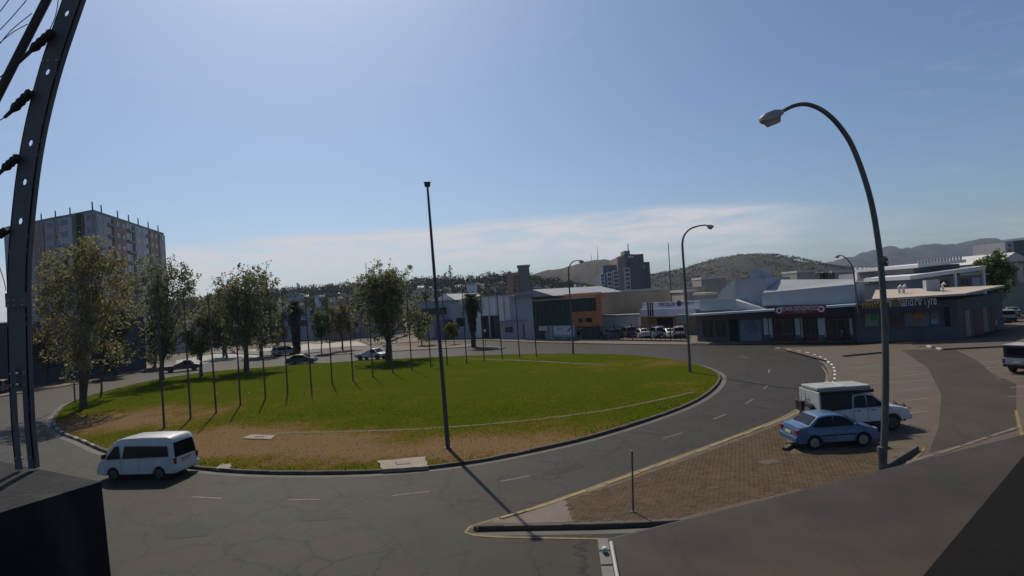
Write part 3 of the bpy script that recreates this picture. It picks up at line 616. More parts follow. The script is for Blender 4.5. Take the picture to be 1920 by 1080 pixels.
# ================================================================== poles and lamps
m_pole = M('lamp_post_steel', (0.11, 0.105, 0.1), 0.6, 0.3, 2, metal=0.2, stain=0.5, sscale=2, scol=(0.06, 0.035, 0.025))
m_pole_d = M('dark_mast_paint', (0.05, 0.06, 0.055), 0.6, 0.2, 2)
def head(root, p, d, s=1.0):      # lamp head hung at p, pointing along d (horizontal unit)
    o = empty('lamp_head', p, math.atan2(d.y, d.x), root)
    sec = [(0, .07, .05, .08), (.1, .14, -.04, .11), (.3, .22, -.09, .15), (.56, .2, -.08, .13), (.66, .12, -.02, .07)]
    vs = []; fs = []
    for x, w, zb, zt in sec: vs += [(x * s, -w * s, zb * s), (x * s, w * s, zb * s), (x * s, w * .75 * s, zt * s), (x * s, -w * .75 * s, zt * s)]
    for i in range(len(sec) - 1): fs += [(4 * i + k, 4 * i + (k + 1) % 4, 4 * i + 4 + (k + 1) % 4, 4 * i + 4 + k) for k in range(4)]
    fs += [(3, 2, 1, 0), (16, 17, 18, 19)]
    h = MB().add(vs, fs).build('housing', M('lamp_housing', (0.32, 0.31, 0.29), .5, .15, 4), root, bevel=.01 * s); h.parent = o
    g = MB().add([(.14 * s, -.1 * s, -.03 * s), (.14 * s, .1 * s, -.03 * s), (.58 * s, .13 * s, -.06 * s), (.58 * s, -.13 * s, -.06 * s), (.2 * s, -.07 * s, -.2 * s), (.2 * s, .07 * s, -.2 * s), (.5 * s, .09 * s, -.22 * s), (.5 * s, -.09 * s, -.22 * s)], [(4, 5, 6, 7)[::-1], (0, 4, 7, 3), (1, 2, 6, 5), (0, 1, 5, 4), (3, 7, 6, 2)]).build('lens_bowl', M('prismatic_lens', (0.33, 0.29, 0.26), .25, .2, 6, spec=.6), o)
    return o
def lamp(label, base, pts, r0, r1, hs, dirx, near=False, z0=0.0, name='street_lamp'):
    B = G(*base, z0); Y = B.y; root = empty(name, (B.x, B.y, z0)); tag(root, label, 'street lamp', 'curved street lamps')
    P = [Vector((0, 0, -.1))] + [AT(x, y, Y) - Vector((B.x, B.y, z0)) for x, y in pts]; P = spline(P, 8)
    n = len(P); MB().tube(P, [r0 + (r1 - r0) * i / (n - 1) for i in range(n)], 14).build('post', m_pole, root, smooth=50)
    MB().tube([(0, 0, -.05), (0, 0, .9), (0, 0, .95)], [r0 * 1.12, r0 * 1.1, r0], 14).build('base_sleeve', m_pole, root, smooth=50)
    d = P[-1] - P[-2]; e = Vector((1 if dirx > 0 else -1, 0, 0)); h = head(root, P[-1] - Vector((0, 0, .08 * hs)), e, hs); h.rotation_euler[1] = R(14)
    if near: box('access_door', M('access_door', (0.08, 0.075, 0.07), .6), -.06, .06, -r0 * 1.15, -r0 * 1.08, .35, .75, root)
    return root
lamp('tall curved street lamp standing in the car park paving', (1655, 885), [(1660, 760), (1660, 640), (1655, 540), (1646, 450), (1630, 365), (1602, 283), (1575, 238), (1545, 209), (1515, 196), (1490, 198), (1470, 207)], .125, .07, 1.4, -1, True, ZP)
lamp('curved street lamp on the right side of the lawn', (1294, 698), [(1291, 640), (1285, 540), (1280, 470), (1280, 452), (1284, 440), (1293, 430), (1308, 424), (1324, 422)], .12, .06, 1.0, 1, z0=.14)
lamp('curved street lamp at the far edge of the lawn', (1075, 664), [(1073, 620), (1069, 560), (1066, 510), (1068, 499), (1074, 491), (1084, 488)], .12, .06, 1.1, 1, z0=.14)
lamp('curved street lamp in front of the red shop sign building', (1614, 640), [(1612, 600), (1604, 540), (1599, 505), (1592, 490), (1582, 481), (1575, 478)], .1, .05, .9, -1, z0=.14)
lamp('slim curved street lamp beside the factory gate', (921, 628), [(919, 600), (915, 577), (911, 565), (905, 558)], .1, .05, .9, -1)
def mast_light():
    B = on_lawn(840, 838); Y = B.y; root = empty('floodlight_mast', B); tag(root, 'tall straight mast with small lamp box on the lawn near the kerb', 'light mast')
    T = AT(801.5, 350, Y) - B; MB().tube([Vector((0, 0, -.2)), T * .33, T * .66, T], [.12, .1, .08, .055], 12).build('post', m_pole_d, root, smooth=50)
    MB().tube([(0, 0, -.02), (0, 0, .04)], .2, 12).build('base_flange', m_pole_d, root)
    h = MB().box(-.14, .14, -.12, .12, 0, .2).build('lamp_box', m_dark, root, bevel=.02); h.location = T; MB().box(-.17, .17, -.15, .15, .2, .225).build('lamp_lid', m_dark, h)
mast_light()
# flagpoles on the lawn, in one curved row
FL = [(308, 801), (357.5, 785), (405.5, 774), (451, 760), (498, 747.5), (539.5, 736.5), (584, 728), (623, 721), (662, 714.5), (699.5, 707.5), (737, 700), (772.5, 694), (808, 688.5), (839, 684.5), (875, 681), (908, 677), (942, 674), (974.5, 670.5), (1006, 668.5)]
ords = 'leftmost,second,third,fourth,fifth,sixth,seventh,eighth,ninth,tenth,eleventh,twelfth,thirteenth,fourteenth,fifteenth,sixteenth,seventeenth,eighteenth,rightmost'.split(',')
m_flag = M('flagpole_grey', (0.055, 0.053, 0.048), .6, .2, 2)
fp_me = MB().tube([(0, 0, -.2), (0, 0, 3), (0, 0, 6.5), (0, 0, 9.3)], [.075, .07, .055, .04], 8).mesh('post', 50); fp_me.materials.append(m_flag)
fc_me = MB().tube([(0, 0, 9.3), (0, 0, 9.34), (0, 0, 9.38)], [.03, .045, .02], 8).mesh('finial', 50); fc_me.materials.append(m_flag)
fb_me = MB().tube([(0, 0, -.03), (0, 0, .05)], .13, 10).mesh('footing'); fb_me.materials.append(m_kerb)
for i, p in enumerate(FL):
    B = on_lawn(*p); r_ = empty('flagpole', B); r_.rotation_euler = (random.gauss(0, .004), random.gauss(-.006, .006), 0)
    tag(r_, ('%s thin bare flagpole of the row on the lawn' % ords[i]) if i in (0, 18) else '%s thin bare flagpole from the left in the row on the lawn' % ords[i], 'flagpole', 'flagpoles on the lawn')
    for nm, me in (('post', fp_me), ('finial', fc_me), ('footing', fb_me)): link(nm, me, None, r_)
# other thin posts
def thin(name, label, cat, base, top, r, z0=0.0, cross=None, mat=None, D=None):
    B = G(*base, z0); r_ = empty(name, B); tag(r_, label, cat); T = AT(*top, B.y) - B
    MB().tube([(0, 0, -.1), T * .5, T], [r, r * .85, r * .6], 8).build('post', mat or m_pole_d, r_, smooth=50)
    if cross: h = MB().box(-cross / 2, cross / 2, -.05, .05, -.05, .06).build('lamp_arm', m_dark, r_); h.location = T
    else: MB().tube([T, T + Vector((0, 0, .06))], [r * .9, r * .5], 8).build('cap', m_dark, r_)
    return r_
thin('dark_post', 'black post beside the big tree at the left end of the lawn', 'post', (141, 757), (129, 545), .07)
thin('lamp_mast', 'short street light with small crossbar left of the big tree crown', 'street lamp', (676, 640), (672, 522), .1, cross=1.2)
thin('tall_mast', 'tall thin mast rising behind the big tree crown', 'mast', (690, 640), (686, 494), .13)
thin('utility_pole', 'leftmost of two thin poles over the far rooftops', 'pole', (617, 632), (612, 548), .1)
thin('utility_pole', 'right one of two thin poles over the far rooftops', 'pole', (652, 632), (648, 545), .1)
thin('radio_mast', 'very thin radio mast right of the office tower', 'mast', (1262, 615), (1253, 456), .12)
# the small sign post on the paving
def signpost():
    B = G(1187, 960, ZP); r_ = empty('sign_post', B); tag(r_, 'slim bare metal sign post standing in the brick paving', 'sign post')
    T = AT(1185, 846, B.y) - B; MB().tube([(0, 0, -.1), T], [.03, .028], 10).build('post', m_pole_d, r_, smooth=50); MB().tube([T, T + Vector((0, 0, .035))], [.045, .03], 10).build('cap', M('lamp_housing', (.3, .3, .3)), r_)
    MB().tube([T * .66 - Vector((0, 0, .02)), T * .66 + Vector((0, 0, .02))], .04, 10).build('clamp', M('bright_bolt', (.3, .3, .3)), r_); MB().box(-.1, .1, -.1, .1, 0, .03).build('base_plate', m_dark, r_)
signpost()

# ================================================================== vehicles
m_glass = M('vehicle_glass', (0.006, 0.007, 0.008), 0.06, 0.1, 3, spec=0.22)
m_tyre = M('tyre_rubber', (0.014, 0.014, 0.014), .85, .2, 6); m_rim = M('alloy_rim', (0.28, 0.28, 0.28), .4, .1, 6, metal=.6); m_rimd = M('steel_rim_dark', (0.06, 0.06, 0.06), .6, .1, 6)
m_trim = M('black_trim', (0.02, 0.02, 0.021), .6, .2, 5); m_tail = M('tail_lamp_red', (0.25, 0.01, 0.01), .25, .1, 5); m_hl = M('head_lamp', (0.5, 0.5, 0.5), .15, .1, 5, metal=.3); m_amber = M('amber_lamp', (.4, .12, .01), .3)
m_plate = M('number_plate', (0.5, 0.45, 0.2), .5)
def paint(n, c, coat=.5): return M(n, c, .42, .06, 1.5, coat=coat, spec=.5, stain=.12, sscale=3, scol=tuple(x * .6 for x in c))
def vehicle(name, label, loc, heading, sp, paintm, group='vehicles'):
    """sp: upper outline (x,z) from rear-bottom over the roof to front-bottom, width, belt, roof, tumble, wheels (xr, xf, r), side windows, screens"""
    root = empty(name, loc, heading); tag(root, label, sp['cat'], group)
    up = sp['outline']; Wd = sp['w'] / 2; belt, roof, tum = sp['belt'], sp['roof'], sp['tumble']; xr, xf, wr = sp['wheels']; sill = up[0][1]; ra = wr * 1.17
    def yy(z): return Wd * (1 - tum * max(0.0, (z - belt)) / (roof - belt)) if z > belt else Wd * (1 - .05 * max(0, (.55 - z)))
    out = [Vector((x, 0, z)) for x, z in up]; low = []
    zc = wr
    for cx in (xf, xr):
        a0 = math.asin(min(1, max(-1, (sill - zc) / ra)))
        for k in range(9): t = a0 + (math.pi - 2 * a0) * k / 8; low.append(Vector((cx + ra * math.cos(t), 0, zc + ra * math.sin(t))))
    nu = len(out); ring = out + low; n = len(ring)
    cx_ = sum(p.x for p in out) / nu; ins = []
    for i, p in enumerate(ring):
        if i < nu:
            a, b = ring[max(i - 1, 0)], ring[min(i + 1, nu - 1)]; t = (b - a).normalized(); nn = Vector((t.z, 0, -t.x)); ins.append(p + nn * sp.get('round', .06) if 0 < i < nu - 1 else p + Vector((.05 if i == 0 else -.05, 0, 0)))
        else: ins.append(p)
    vs = []; 
    def mixp(k, dz): return [Vector((p.x + (q.x - p.x) * k, 0, p.z + (q.z - p.z) * k - (dz if 2 < i_ < nu - 3 and p.z > sill + .45 else 0))) for i_, (p, q) in enumerate(zip(ring, ins))]
    secs = [(-1, ins, 1.0), (-1, mixp(.45, .012), .985), (-1, mixp(.12, .010), .93), (-1, mixp(0, .006), .6), (0, mixp(0, -.008), 0), (1, mixp(0, .006), .6), (1, mixp(.12, .010), .93), (1, mixp(.45, .012), .985), (1, ins, 1.0)]
    for s, pr, k in secs:
        for i, p in enumerate(ring):
            q = pr[i] if pr else p; vs.append((q.x, s * yy(q.z) * k, q.z))
    fs = []
    for j in range(8): fs += [(j * n + i, j * n + (i + 1) % n, (j + 1) * n + (i + 1) % n, (j + 1) * n + i) for i in range(n)]
    fs += [tuple(reversed(range(n))), tuple(range(8 * n, 9 * n))]
    bm = bmesh.new(); bv = [bm.verts.new(v) for v in vs]
    for f in fs: bm.faces.new([bv[i] for i in f])
    bmesh.ops.triangulate(bm, faces=[f for f in bm.faces if len(f.verts) > 4]); bmesh.ops.recalc_face_normals(bm, faces=bm.faces)
    me = bpy.data.meshes.new('body'); bm.to_mesh(me); bm.free(); me.polygons.foreach_set('use_smooth', [True] * len(me.polygons)); me.set_sharp_from_angle(angle=R(36))
    body = link('body', me, paintm, root)
    box('underbody', m_trim, up[0][0] + .12, up[-1][0] - .12, -Wd * .8, Wd * .8, sill * .75, sill + .25, root)
    for cx in (xf, xr):
        for s in (-1, 1):
            wh = empty('wheel', (cx, s * (Wd - .12), wr), 0, root); k = sp.get('tw', .2) / 2
            MB().lathe_y([(wr * .62, -k), (wr * .93, -k), (wr, -k * .6), (wr, k * .6), (wr * .93, k), (wr * .62, k)], n=24, caps=True).build('tyre', m_tyre, wh, smooth=40)
            rm = MB().lathe_y([(wr * .64, s * (k + .001)), (wr * .6, s * (k - .02)), (wr * .2, s * (k - .01)), (wr * .12, s * (k + .01))], n=20, caps=True)
            rm.build('rim', sp.get('rim', m_rim), wh, smooth=30)
            sk = MB()
            for q in range(5):
                t = q * 2 * math.pi / 5 + .3; c_, s_ = math.cos(t), math.sin(t)
                sk.tube([(c_ * wr * .1, s * (k + .006), s_ * wr * .1), (c_ * wr * .6, s * (k - .006), s_ * wr * .6)], [wr * .09, wr * .07], 6)
            sk.build('rim_spokes', sp.get('rim', m_rim), wh)
            a = MB().tube([Vector((cx + ra * 1.02 * math.cos(t), s * (yy(.7) + .004), zc + ra * 1.02 * math.sin(t))) for t in [math.pi * k / 10 for k in range(11)]], sp.get('flare', .018), 6).build('arch_trim', sp.get('archm', paintm), root, smooth=60)
    for win in sp['side']:
        for s in (-1, 1):
            pts = [(x, z) for x, z in win]; m = len(pts)
            vs = [(x, s * (yy(z) + .007), z) for x, z in pts] + [(x, s * (yy(z) - .03), z) for x, z in pts]
            f = [tuple(range(m)), tuple(reversed(range(m, 2 * m)))] + [((i + 1) % m, i, m + i, m + (i + 1) % m) for i in range(m)]
            if s > 0: f = [tuple(reversed(q)) for q in f]
            MB().add(vs, f).build('side_window', m_glass, root)
    for nm, (x0, z0), (x1, z1), k in sp['screens']:
        a, b = Vector((x0, 0, z0)), Vector((x1, 0, z1)); t = (b - a).normalized(); nn = Vector((-t.z, 0, t.x)); 
        if nn.z < 0: nn = -nn
        if abs(nn.z) < .2: nn = Vector((abs(nn.x) * (1 if x0 > 0 else -1), 0, nn.z))
        a += nn * .024; b += nn * .024; c_, d_ = a - nn * .05, b - nn * .05; y0, y1 = yy(z0) * k, yy(z1) * k
        o_ = MB().add([(a.x, -y0, a.z), (a.x, y0, a.z), (b.x, y1, b.z), (b.x, -y1, b.z), (c_.x, -y0, c_.z), (c_.x, y0, c_.z), (d_.x, y1, d_.z), (d_.x, -y1, d_.z)],
                 [(0, 1, 2, 3), (7, 6, 5, 4), (0, 4, 5, 1), (1, 5, 6, 2), (2, 6, 7, 3), (3, 7, 4, 0)]).build(nm, m_glass, root)
        bmm = bmesh.new(); bmm.from_mesh(o_.data); bmesh.ops.recalc_face_normals(bmm, faces=bmm.faces); bmm.to_mesh(o_.data); bmm.free()
    for nm, mt, bx in sp.get('boxes', []):
        x0, x1, y0, y1, z0, z1 = bx
        for s in ((-1, 1) if y0 > 0 else (1,)):
            box(nm, mt or paintm, x0, x1, s * y0, s * y1, z0, z1, root, bevel=.012)
    for x in sp.get('seams', []):
        for s in (-1, 1):
            z0, z1 = sp['seamz']; pts = [Vector((x, s * (yy(z) + .0015), z)) for z in (z0, z0 + (belt - z0) * .5, belt, z1)]
            MB().tube(pts, .007, 4).build('door_seam', m_trim, root)
    return root
m_vanw = paint('van_white', (0.46, 0.46, 0.45)); m_blue = paint('car_blue', (0.045, 0.105, 0.21)); m_puw = paint('pickup_white', (0.5, 0.5, 0.49))
VAN = dict(cat='minibus', w=1.88, belt=1.15, roof=2.24, tumble=.15, wheels=(-1.62, 1.52, .34), round=.09, tw=.2, rim=m_rimd,
    outline=[(-2.66, .34), (-2.70, .55), (-2.69, .62), (-2.64, 1.02), (-2.52, 1.72), (-2.42, 2.08), (-2.3, 2.19), (-2.1, 2.235), (-.6, 2.26), (.9, 2.225), (1.25, 2.16), (1.55, 1.98), (2.28, 1.22), (2.46, 1.05), (2.6, .86), (2.66, .62), (2.64, .34)],
    side=[[(1.02, 1.16), (1.98, 1.13), (1.42, 1.80), (1.12, 1.84)], [(.86, 1.16), (.72, 1.82), (-2.18, 1.76), (-2.28, 1.22)][::-1]],
    screens=[('windscreen', (1.62, 1.90), (2.30, 1.22), .86), ('rear_window', (-2.62, 1.14), (-2.48, 1.90), .84)],
    boxes=[('tail_lamp', m_tail, (-2.70, -2.58, .76, .90, .80, 1.12)), ('head_lamp', m_hl, (2.44, 2.6, .55, .86, .78, .98)), ('number_plate', m_plate, (-2.71, -2.66, -.25, .25, .80, .92)), ('bumper', None, (-2.78, -2.6, -.9, .9, .40, .62)), ('bumper', None, (2.55, 2.72, -.88, .88, .36, .6)), ('mirror', m_trim, (1.95, 2.08, .95, 1.14, 1.22, 1.46)), ('door_handle', m_trim, (.9, 1.02, .945, .965, .98, 1.01)), ('high_stop_lamp', m_hl, (-2.47, -2.40, -.15, .15, 1.98, 2.04)), ('tailgate_handle', m_trim, (-2.69, -2.64, -.35, .35, .95, .99))],
    seams=[.95, -.25], seamz=(.45, 1.14))
SEDAN = dict(cat='car', w=1.7, belt=.92, roof=1.44, tumble=.24, wheels=(-1.28, 1.27, .305), round=.07,
    outline=[(-2.12, .3), (-2.18, .42), (-2.17, .62), (-2.1, .86), (-2.04, .99), (-1.72, 1.03), (-1.5, 1.05), (-.98, 1.37), (-.72, 1.43), (-.2, 1.455), (.2, 1.43), (.5, 1.36), (1.18, 1.0), (1.3, .96), (1.85, .84), (2.06, .7), (2.12, .5), (2.1, .3)],
    side=[[(-1.3, 1.0), (-.9, 1.30), (-.62, 1.36), (-.22, 1.38), (-.22, .96), (-1.0, .955)][::-1], [(-.14, .96), (-.14, 1.38), (.18, 1.365), (.46, 1.29), (1.0, .985)][::-1]],
    screens=[('windscreen', (.50, 1.36), (1.16, 1.01), .84), ('rear_window', (-1.48, 1.06), (-.98, 1.36), .84)],
    boxes=[('tail_lamp', m_tail, (-2.17, -1.98, .55, .82, .70, .88)), ('head_lamp', m_hl, (1.82, 2.06, .5, .8, .62, .78)), ('number_plate', m_plate, (-2.19, -2.14, -.25, .25, .62, .74)), ('bumper', None, (-2.24, -2.0, -.8, .8, .36, .56)), ('bumper', None, (1.95, 2.18, -.8, .8, .33, .54)), ('mirror', None, (.78, .92, .86, 1.0, .95, 1.07)), ('door_handle', None, (-.35, -.2, .845, .87, .83, .86)), ('door_handle', None, (.55, .7, .845, .87, .83, .86)), ('side_moulding', m_trim, (-.9, .9, .845, .862, .56, .62))],
    seams=[-.18, 1.0], seamz=(.36, 1.0))
PICK = dict(cat='pickup truck', w=1.8, belt=1.14, roof=1.82, tumble=.2, wheels=(-1.55, 1.52, .39), round=.07, tw=.26, flare=.045, rim=m_rimd,
    outline=[(-2.52, .5), (-2.58, .62), (-2.56, 1.12), (-.72, 1.14), (-.60, 1.70), (-.4, 1.80), (.2, 1.82), (.62, 1.76), (1.28, 1.24), (1.42, 1.19), (2.1, 1.10), (2.45, 1.0), (2.58, .8), (2.58, .5)],
    side=[[(-.55, 1.19), (-.48, 1.66), (-.3, 1.73), (.14, 1.735), (.14, 1.17)][::-1], [(.22, 1.17), (.22, 1.735), (.55, 1.69), (1.14, 1.2)][::-1]],
    screens=[('windscreen', (.62, 1.75), (1.27, 1.25), .84), ('rear_window', (-.705, 1.2), (-.61, 1.66), .8)],
    boxes=[('tail_lamp', m_tail, (-2.60, -2.5, .78, .90, .72, 1.05)), ('head_lamp', m_hl, (2.26, 2.5, .55, .88, .84, 1.0)), ('number_plate', m_plate, (-2.62, -2.56, -.25, .25, .72, .84)), ('bumper', m_trim, (-2.68, -2.5, -.85, .85, .5, .68)), ('bumper', None, (2.42, 2.66, -.88, .88, .46, .72)), ('grille', m_trim, (2.5, 2.6, -.5, .5, .78, .98)), ('mirror', m_trim, (.95, 1.1, .92, 1.08, 1.18, 1.4)), ('door_handle', m_trim, (-.42, -.26, .895, .92, 1.02, 1.06)), ('door_handle', m_trim, (.42, .58, .895, .92, 1.02, 1.06)), ('side_step', m_trim, (-.9, 1.0, .86, .98, .42, .48))],
    seams=[-.62, .18, 1.14], seamz=(.55, 1.16))
SINGLE = dict(PICK); SINGLE['outline'] = [(-2.45, .5), (-2.5, .62), (-2.48, 1.02), (.02, 1.04), (.10, 1.55), (.25, 1.66), (.7, 1.68), (.98, 1.62), (1.48, 1.12), (1.6, 1.08), (2.1, 1.0), (2.4, .92), (2.48, .7), (2.48, .5)]
SINGLE.update(belt=1.04, roof=1.68, side=[[(.24, 1.09), (.30, 1.58), (.9, 1.57), (1.3, 1.12)][::-1]], screens=[('windscreen', (.98, 1.61), (1.47, 1.13), .84), ('rear_window', (.03, 1.1), (.095, 1.52), .8)], seams=[.15, 1.35], seamz=(.5, 1.05), flare=.02,
    boxes=[('tail_lamp', m_tail, (-2.52, -2.42, .76, .88, .7, .98)), ('head_lamp', m_hl, (2.2, 2.42, .55, .86, .74, .9)), ('bumper', m_trim, (-2.6, -2.42, -.85, .85, .48, .64)), ('bumper', m_trim, (2.36, 2.56, -.86, .86, .44, .64)), ('load_bed', m_trim, (-2.36, -.05, -.72, .72, 1.0, 1.035)), ('mirror', m_trim, (1.2, 1.32, .92, 1.06, 1.1, 1.3))])
SUV = dict(SEDAN); SUV.update(cat='car', w=1.8, belt=1.05, roof=1.74, tumble=.2, wheels=(-1.35, 1.35, .36), outline=[(-2.2, .4), (-2.26, .6), (-2.24, 1.02), (-2.1, 1.4), (-1.98, 1.66), (-1.7, 1.74), (-.2, 1.77), (.3, 1.72), (.6, 1.64), (1.2, 1.14), (1.35, 1.1), (2.0, .98), (2.2, .8), (2.25, .4)],
    side=[[(-1.9, 1.1), (-1.75, 1.58), (-1.05, 1.62), (-1.05, 1.08)][::-1], [(-.97, 1.08), (-.97, 1.63), (-.12, 1.64), (-.12, 1.08)][::-1], [(-.04, 1.08), (-.04, 1.64), (.5, 1.58), (1.05, 1.12)][::-1]], screens=[('windscreen', (.60, 1.63), (1.19, 1.15), .84), ('rear_window', (-2.2, 1.1), (-2.0, 1.6), .84)],
    boxes=[('tail_lamp', m_tail, (-2.27, -2.14, .68, .86, .9, 1.15)), ('head_lamp', m_hl, (1.98, 2.2, .5, .84, .76, .92)), ('bumper', m_trim, (-2.34, -2.16, -.84, .84, .42, .66)), ('bumper', m_trim, (2.08, 2.32, -.84, .84, .4, .64)), ('mirror', m_trim, (.9, 1.04, .9, 1.05, 1.1, 1.26)), ('roof_rail', m_trim, (-1.6, .3, .62, .66, 1.74, 1.8))], seams=[-.08, -1.0], seamz=(.5, 1.06))
def place(pr, pf, sp, side, z=0.0):      # ground pixels of the visible-side rear and front wheels -> location, heading; side=+1: left side seen
    a, b = G(*pr, z), G(*pf, z); d = (b - a); d.z = 0; h = math.atan2(d.y, d.x); d.normalize(); lft = Vector((-d.y, d.x, 0))
    mid = (a + b) / 2; off = (sp['wheels'][0] + sp['wheels'][1]) / 2
    c = mid - d * off - lft * side * (sp['w'] / 2 - .12); return Vector((c.x, c.y, z)), h, (b - a).length
def xs(sp, k):      # shorter variant of a vehicle
    d = dict(sp); f = lambda P: [(x * k, z) for x, z in P]; d['outline'] = f(sp['outline']); d['side'] = [f(w) for w in sp['side']]; d['wheels'] = (sp['wheels'][0] * k, sp['wheels'][1] * k, sp['wheels'][2]); d['seams'] = [x * k for x in sp['seams']]
    d['screens'] = [(n_, (a[0] * k, a[1]), (b[0] * k, b[1]), q) for n_, a, b, q in sp['screens']]; d['boxes'] = [(n_, m_, (b[0] * k, b[1] * k) + tuple(b[2:])) for n_, m_, b in sp['boxes']]; return d
VANS, SEDS, KP = xs(VAN, .88), xs(SEDAN, .84), .86
PICKS = xs(PICK, KP)
l_, h_, wb = place((308, 903), (228, 892), VANS, 1); h_ = R(171); _m = (G(308, 903) + G(228, 895)) / 2; l_ = _m - Vector((-math.sin(h_), math.cos(h_), 0)) * .82 + Vector((-.25, -.1, 0)); l_.z = 0; print('van wheelbase', wb, l_, math.degrees(h_))
van = vehicle('minibus', 'white high roof minibus driving round the circle at the lower left', l_, h_, VANS, m_vanw); van.scale = (.9, .9, .9)
l_, h_, wb = place((1522, 843), (1622, 836), SEDS, -1, ZP); print('sedan', wb, l_, math.degrees(h_)); s_ = wb / 2.55
sed = vehicle('saloon_car', 'blue saloon car parked beside the white camper pickup', l_, h_, SEDS, m_blue); hcar = h_
lp = G(1672, 806, ZP + .0); d = Vector((math.cos(h_), math.sin(h_), 0)); lf = Vector((-d.y, d.x, 0)); c = lp - d * 1.52 * KP + lf * .78
pk = vehicle('camper_pickup', 'white double cab pickup with dark canopy and rooftop tent', (c.x, c.y, ZP), h_ + R(1), PICKS, m_puw)
m_can = M('canopy_charcoal', (0.022, 0.022, 0.022), .75, .3, 3); m_tent = M('tent_grey', (0.30, 0.31, 0.30), .7, .2, 2)
def pickup_extras(pk):
    base = pk; pk = empty('camping_gear')
    box('canopy_box', m_can, -2.5, -.66, -.88, .88, 1.13, 2.0, pk, bevel=.03); box('canopy_corner', m_puw, -2.53, -2.44, -.9, .9, 1.13, 2.02, pk, bevel=.02)
    for s in (-1, 1): MB().box(-2.38, -.78, s * .883, s * .895, 1.2, 1.92).build('canopy_side_panel', M('canopy_panel', (0.028, .028, .027), .7, .3, 4), pk, bevel=.01)
    t = box('roof_tent', m_tent, -2.5, -.9, -.75, .75, 2.05, 2.22, pk, bevel=.04); box('tent_strap', m_puw, -1.0, -.92, -.77, .77, 2.04, 2.245, pk, bevel=.01); box('roof_tent', m_tent, -.88, .55, -.72, .72, 2.03, 2.2, pk, bevel=.04)
    for x in (-2.2, -1.2, -.2, .4): box('roof_bar', m_trim, x, x + .06, -.8, .8, 1.9 if x > -.6 else 2.0, 2.05, pk)
    MB().tube([(-.5, -.86, 1.96), (.55, -.86, 1.96)], .09, 8).build('awning_bag', m_can, pk, smooth=50); MB().tube([(-2.5, -.93, 2.02), (-.5, -.9, 2.0)], .07, 8).build('awning_bag', m_can, pk, smooth=50)
    sw = empty('spare_wheel', (-2.72, -.3, 1.05), R(90), pk); MB().lathe_y([(.24, -.12), (.36, -.12), (.39, -.07), (.39, .07), (.36, .12), (.24, .12)], n=24).build('tyre', m_tyre, sw, smooth=40); MB().lathe_y([(.25, .125), (.1, .1)], n=20).build('rim', m_rim, sw)
    sw2 = empty('jerry_can_rack', (-2.72, .45, .95), 0, pk); box('jerry_can', m_can, -.1, .12, -.17, .17, 0, .5, sw2, .03); box('jerry_can', m_can, -.1, .12, .2, .44, 0, .5, sw2, .03)
    for z in (1.35, 1.5, 1.65, 1.8): MB().tube([(-2.62, .2, z), (-2.62, .55, z)], .015, 6).build('ladder_rung', m_rim, pk)
    for y in (.2, .55): MB().tube([(-2.62, y, 1.15), (-2.62, y, 2.0)], .015, 6).build('ladder_rail', m_rim, pk)
    for s in (-1, 1): MB().tube([(2.68, s * .3, .6), (2.74, s * .3, 1.02), (2.62, s * .34, 1.1)], .03, 8).build('bull_bar', m_trim, pk, smooth=50)
    MB().tube([(2.74, -.7, .95), (2.78, 0, .98), (2.74, .7, .95)], .03, 8).build('bull_bar', m_trim, pk, smooth=50); MB().tube([(1.2, -.82, 1.15), (1.2, -.83, 1.75), (1.1, -.83, 1.86)], .035, 8).build('snorkel', m_trim, pk)
    MB().tube([(2.4, .8, 1.05), (2.42, .8, 2.3)], .006, 5).build('aerial', m_trim, pk)
    for c in list(pk.children):
        c.parent = base; c.location.x *= KP
        if abs(c.rotation_euler[2]) < .1: c.scale.x = KP
    bpy.data.objects.remove(pk)
pickup_extras(pk)
# vehicle cut by the right edge of the picture
p = G(1925, 702, ZP); c2 = vehicle('canopy_pickup', 'dark backed canopy pickup cut off by the right picture edge', (p.x + 1.9, p.y + 1.2, ZP), R(25), PICK, m_puw)
box('canopy_box', m_can, -2.52, -.66, -.86, .86, 1.13, 1.95, c2, bevel=.04); box('canopy_roof', m_puw, -2.56, -.62, -.88, .88, 1.95, 2.03, c2, bevel=.02); box('canopy_window', m_glass, -2.535, -2.5, -.6, .6, 1.3, 1.8, c2)
# traffic on the far side
l_, h_, wb = place((322, 699), (362, 695), SINGLE, -1); vehicle('farm_pickup', 'dark single cab pickup driving behind the tree on the left', l_, h_, SINGLE, paint('dull_maroon', (.06, .035, .035)))
l_, h_, wb = place((672, 676), (712, 675), SINGLE, -1); print('pick', wb); pw = vehicle('farm_pickup', 'white single cab pickup driving past the big tree', l_, h_, SINGLE, m_puw)
box('load_tarpaulin', M('grey_tarp', (.12, .11, .1), .8, .3, 3), -2.3, .0, -.7, .7, 1.03, 1.12, pw, .03)
l_, h_, wb = place((526, 668), (552, 665), SUV, -1); vehicle('estate_car', 'silver sport utility car stopped by the side street', l_, h_, SUV, paint('silver', (.3, .3, .3)))
l_, h_, wb = place((548, 684), (578, 682), SEDAN, -1); vehicle('saloon_car', 'dark blue saloon passing behind the flagpoles', l_, h_, SEDAN, paint('navy', (.02, .025, .04)))
p = G(-10, 740); vehicle('estate_car', 'dark red car at the left picture edge behind the mast', (p.x - 1, p.y, 0), R(200), SUV, paint('dark_red', (.09, .02, .02)))

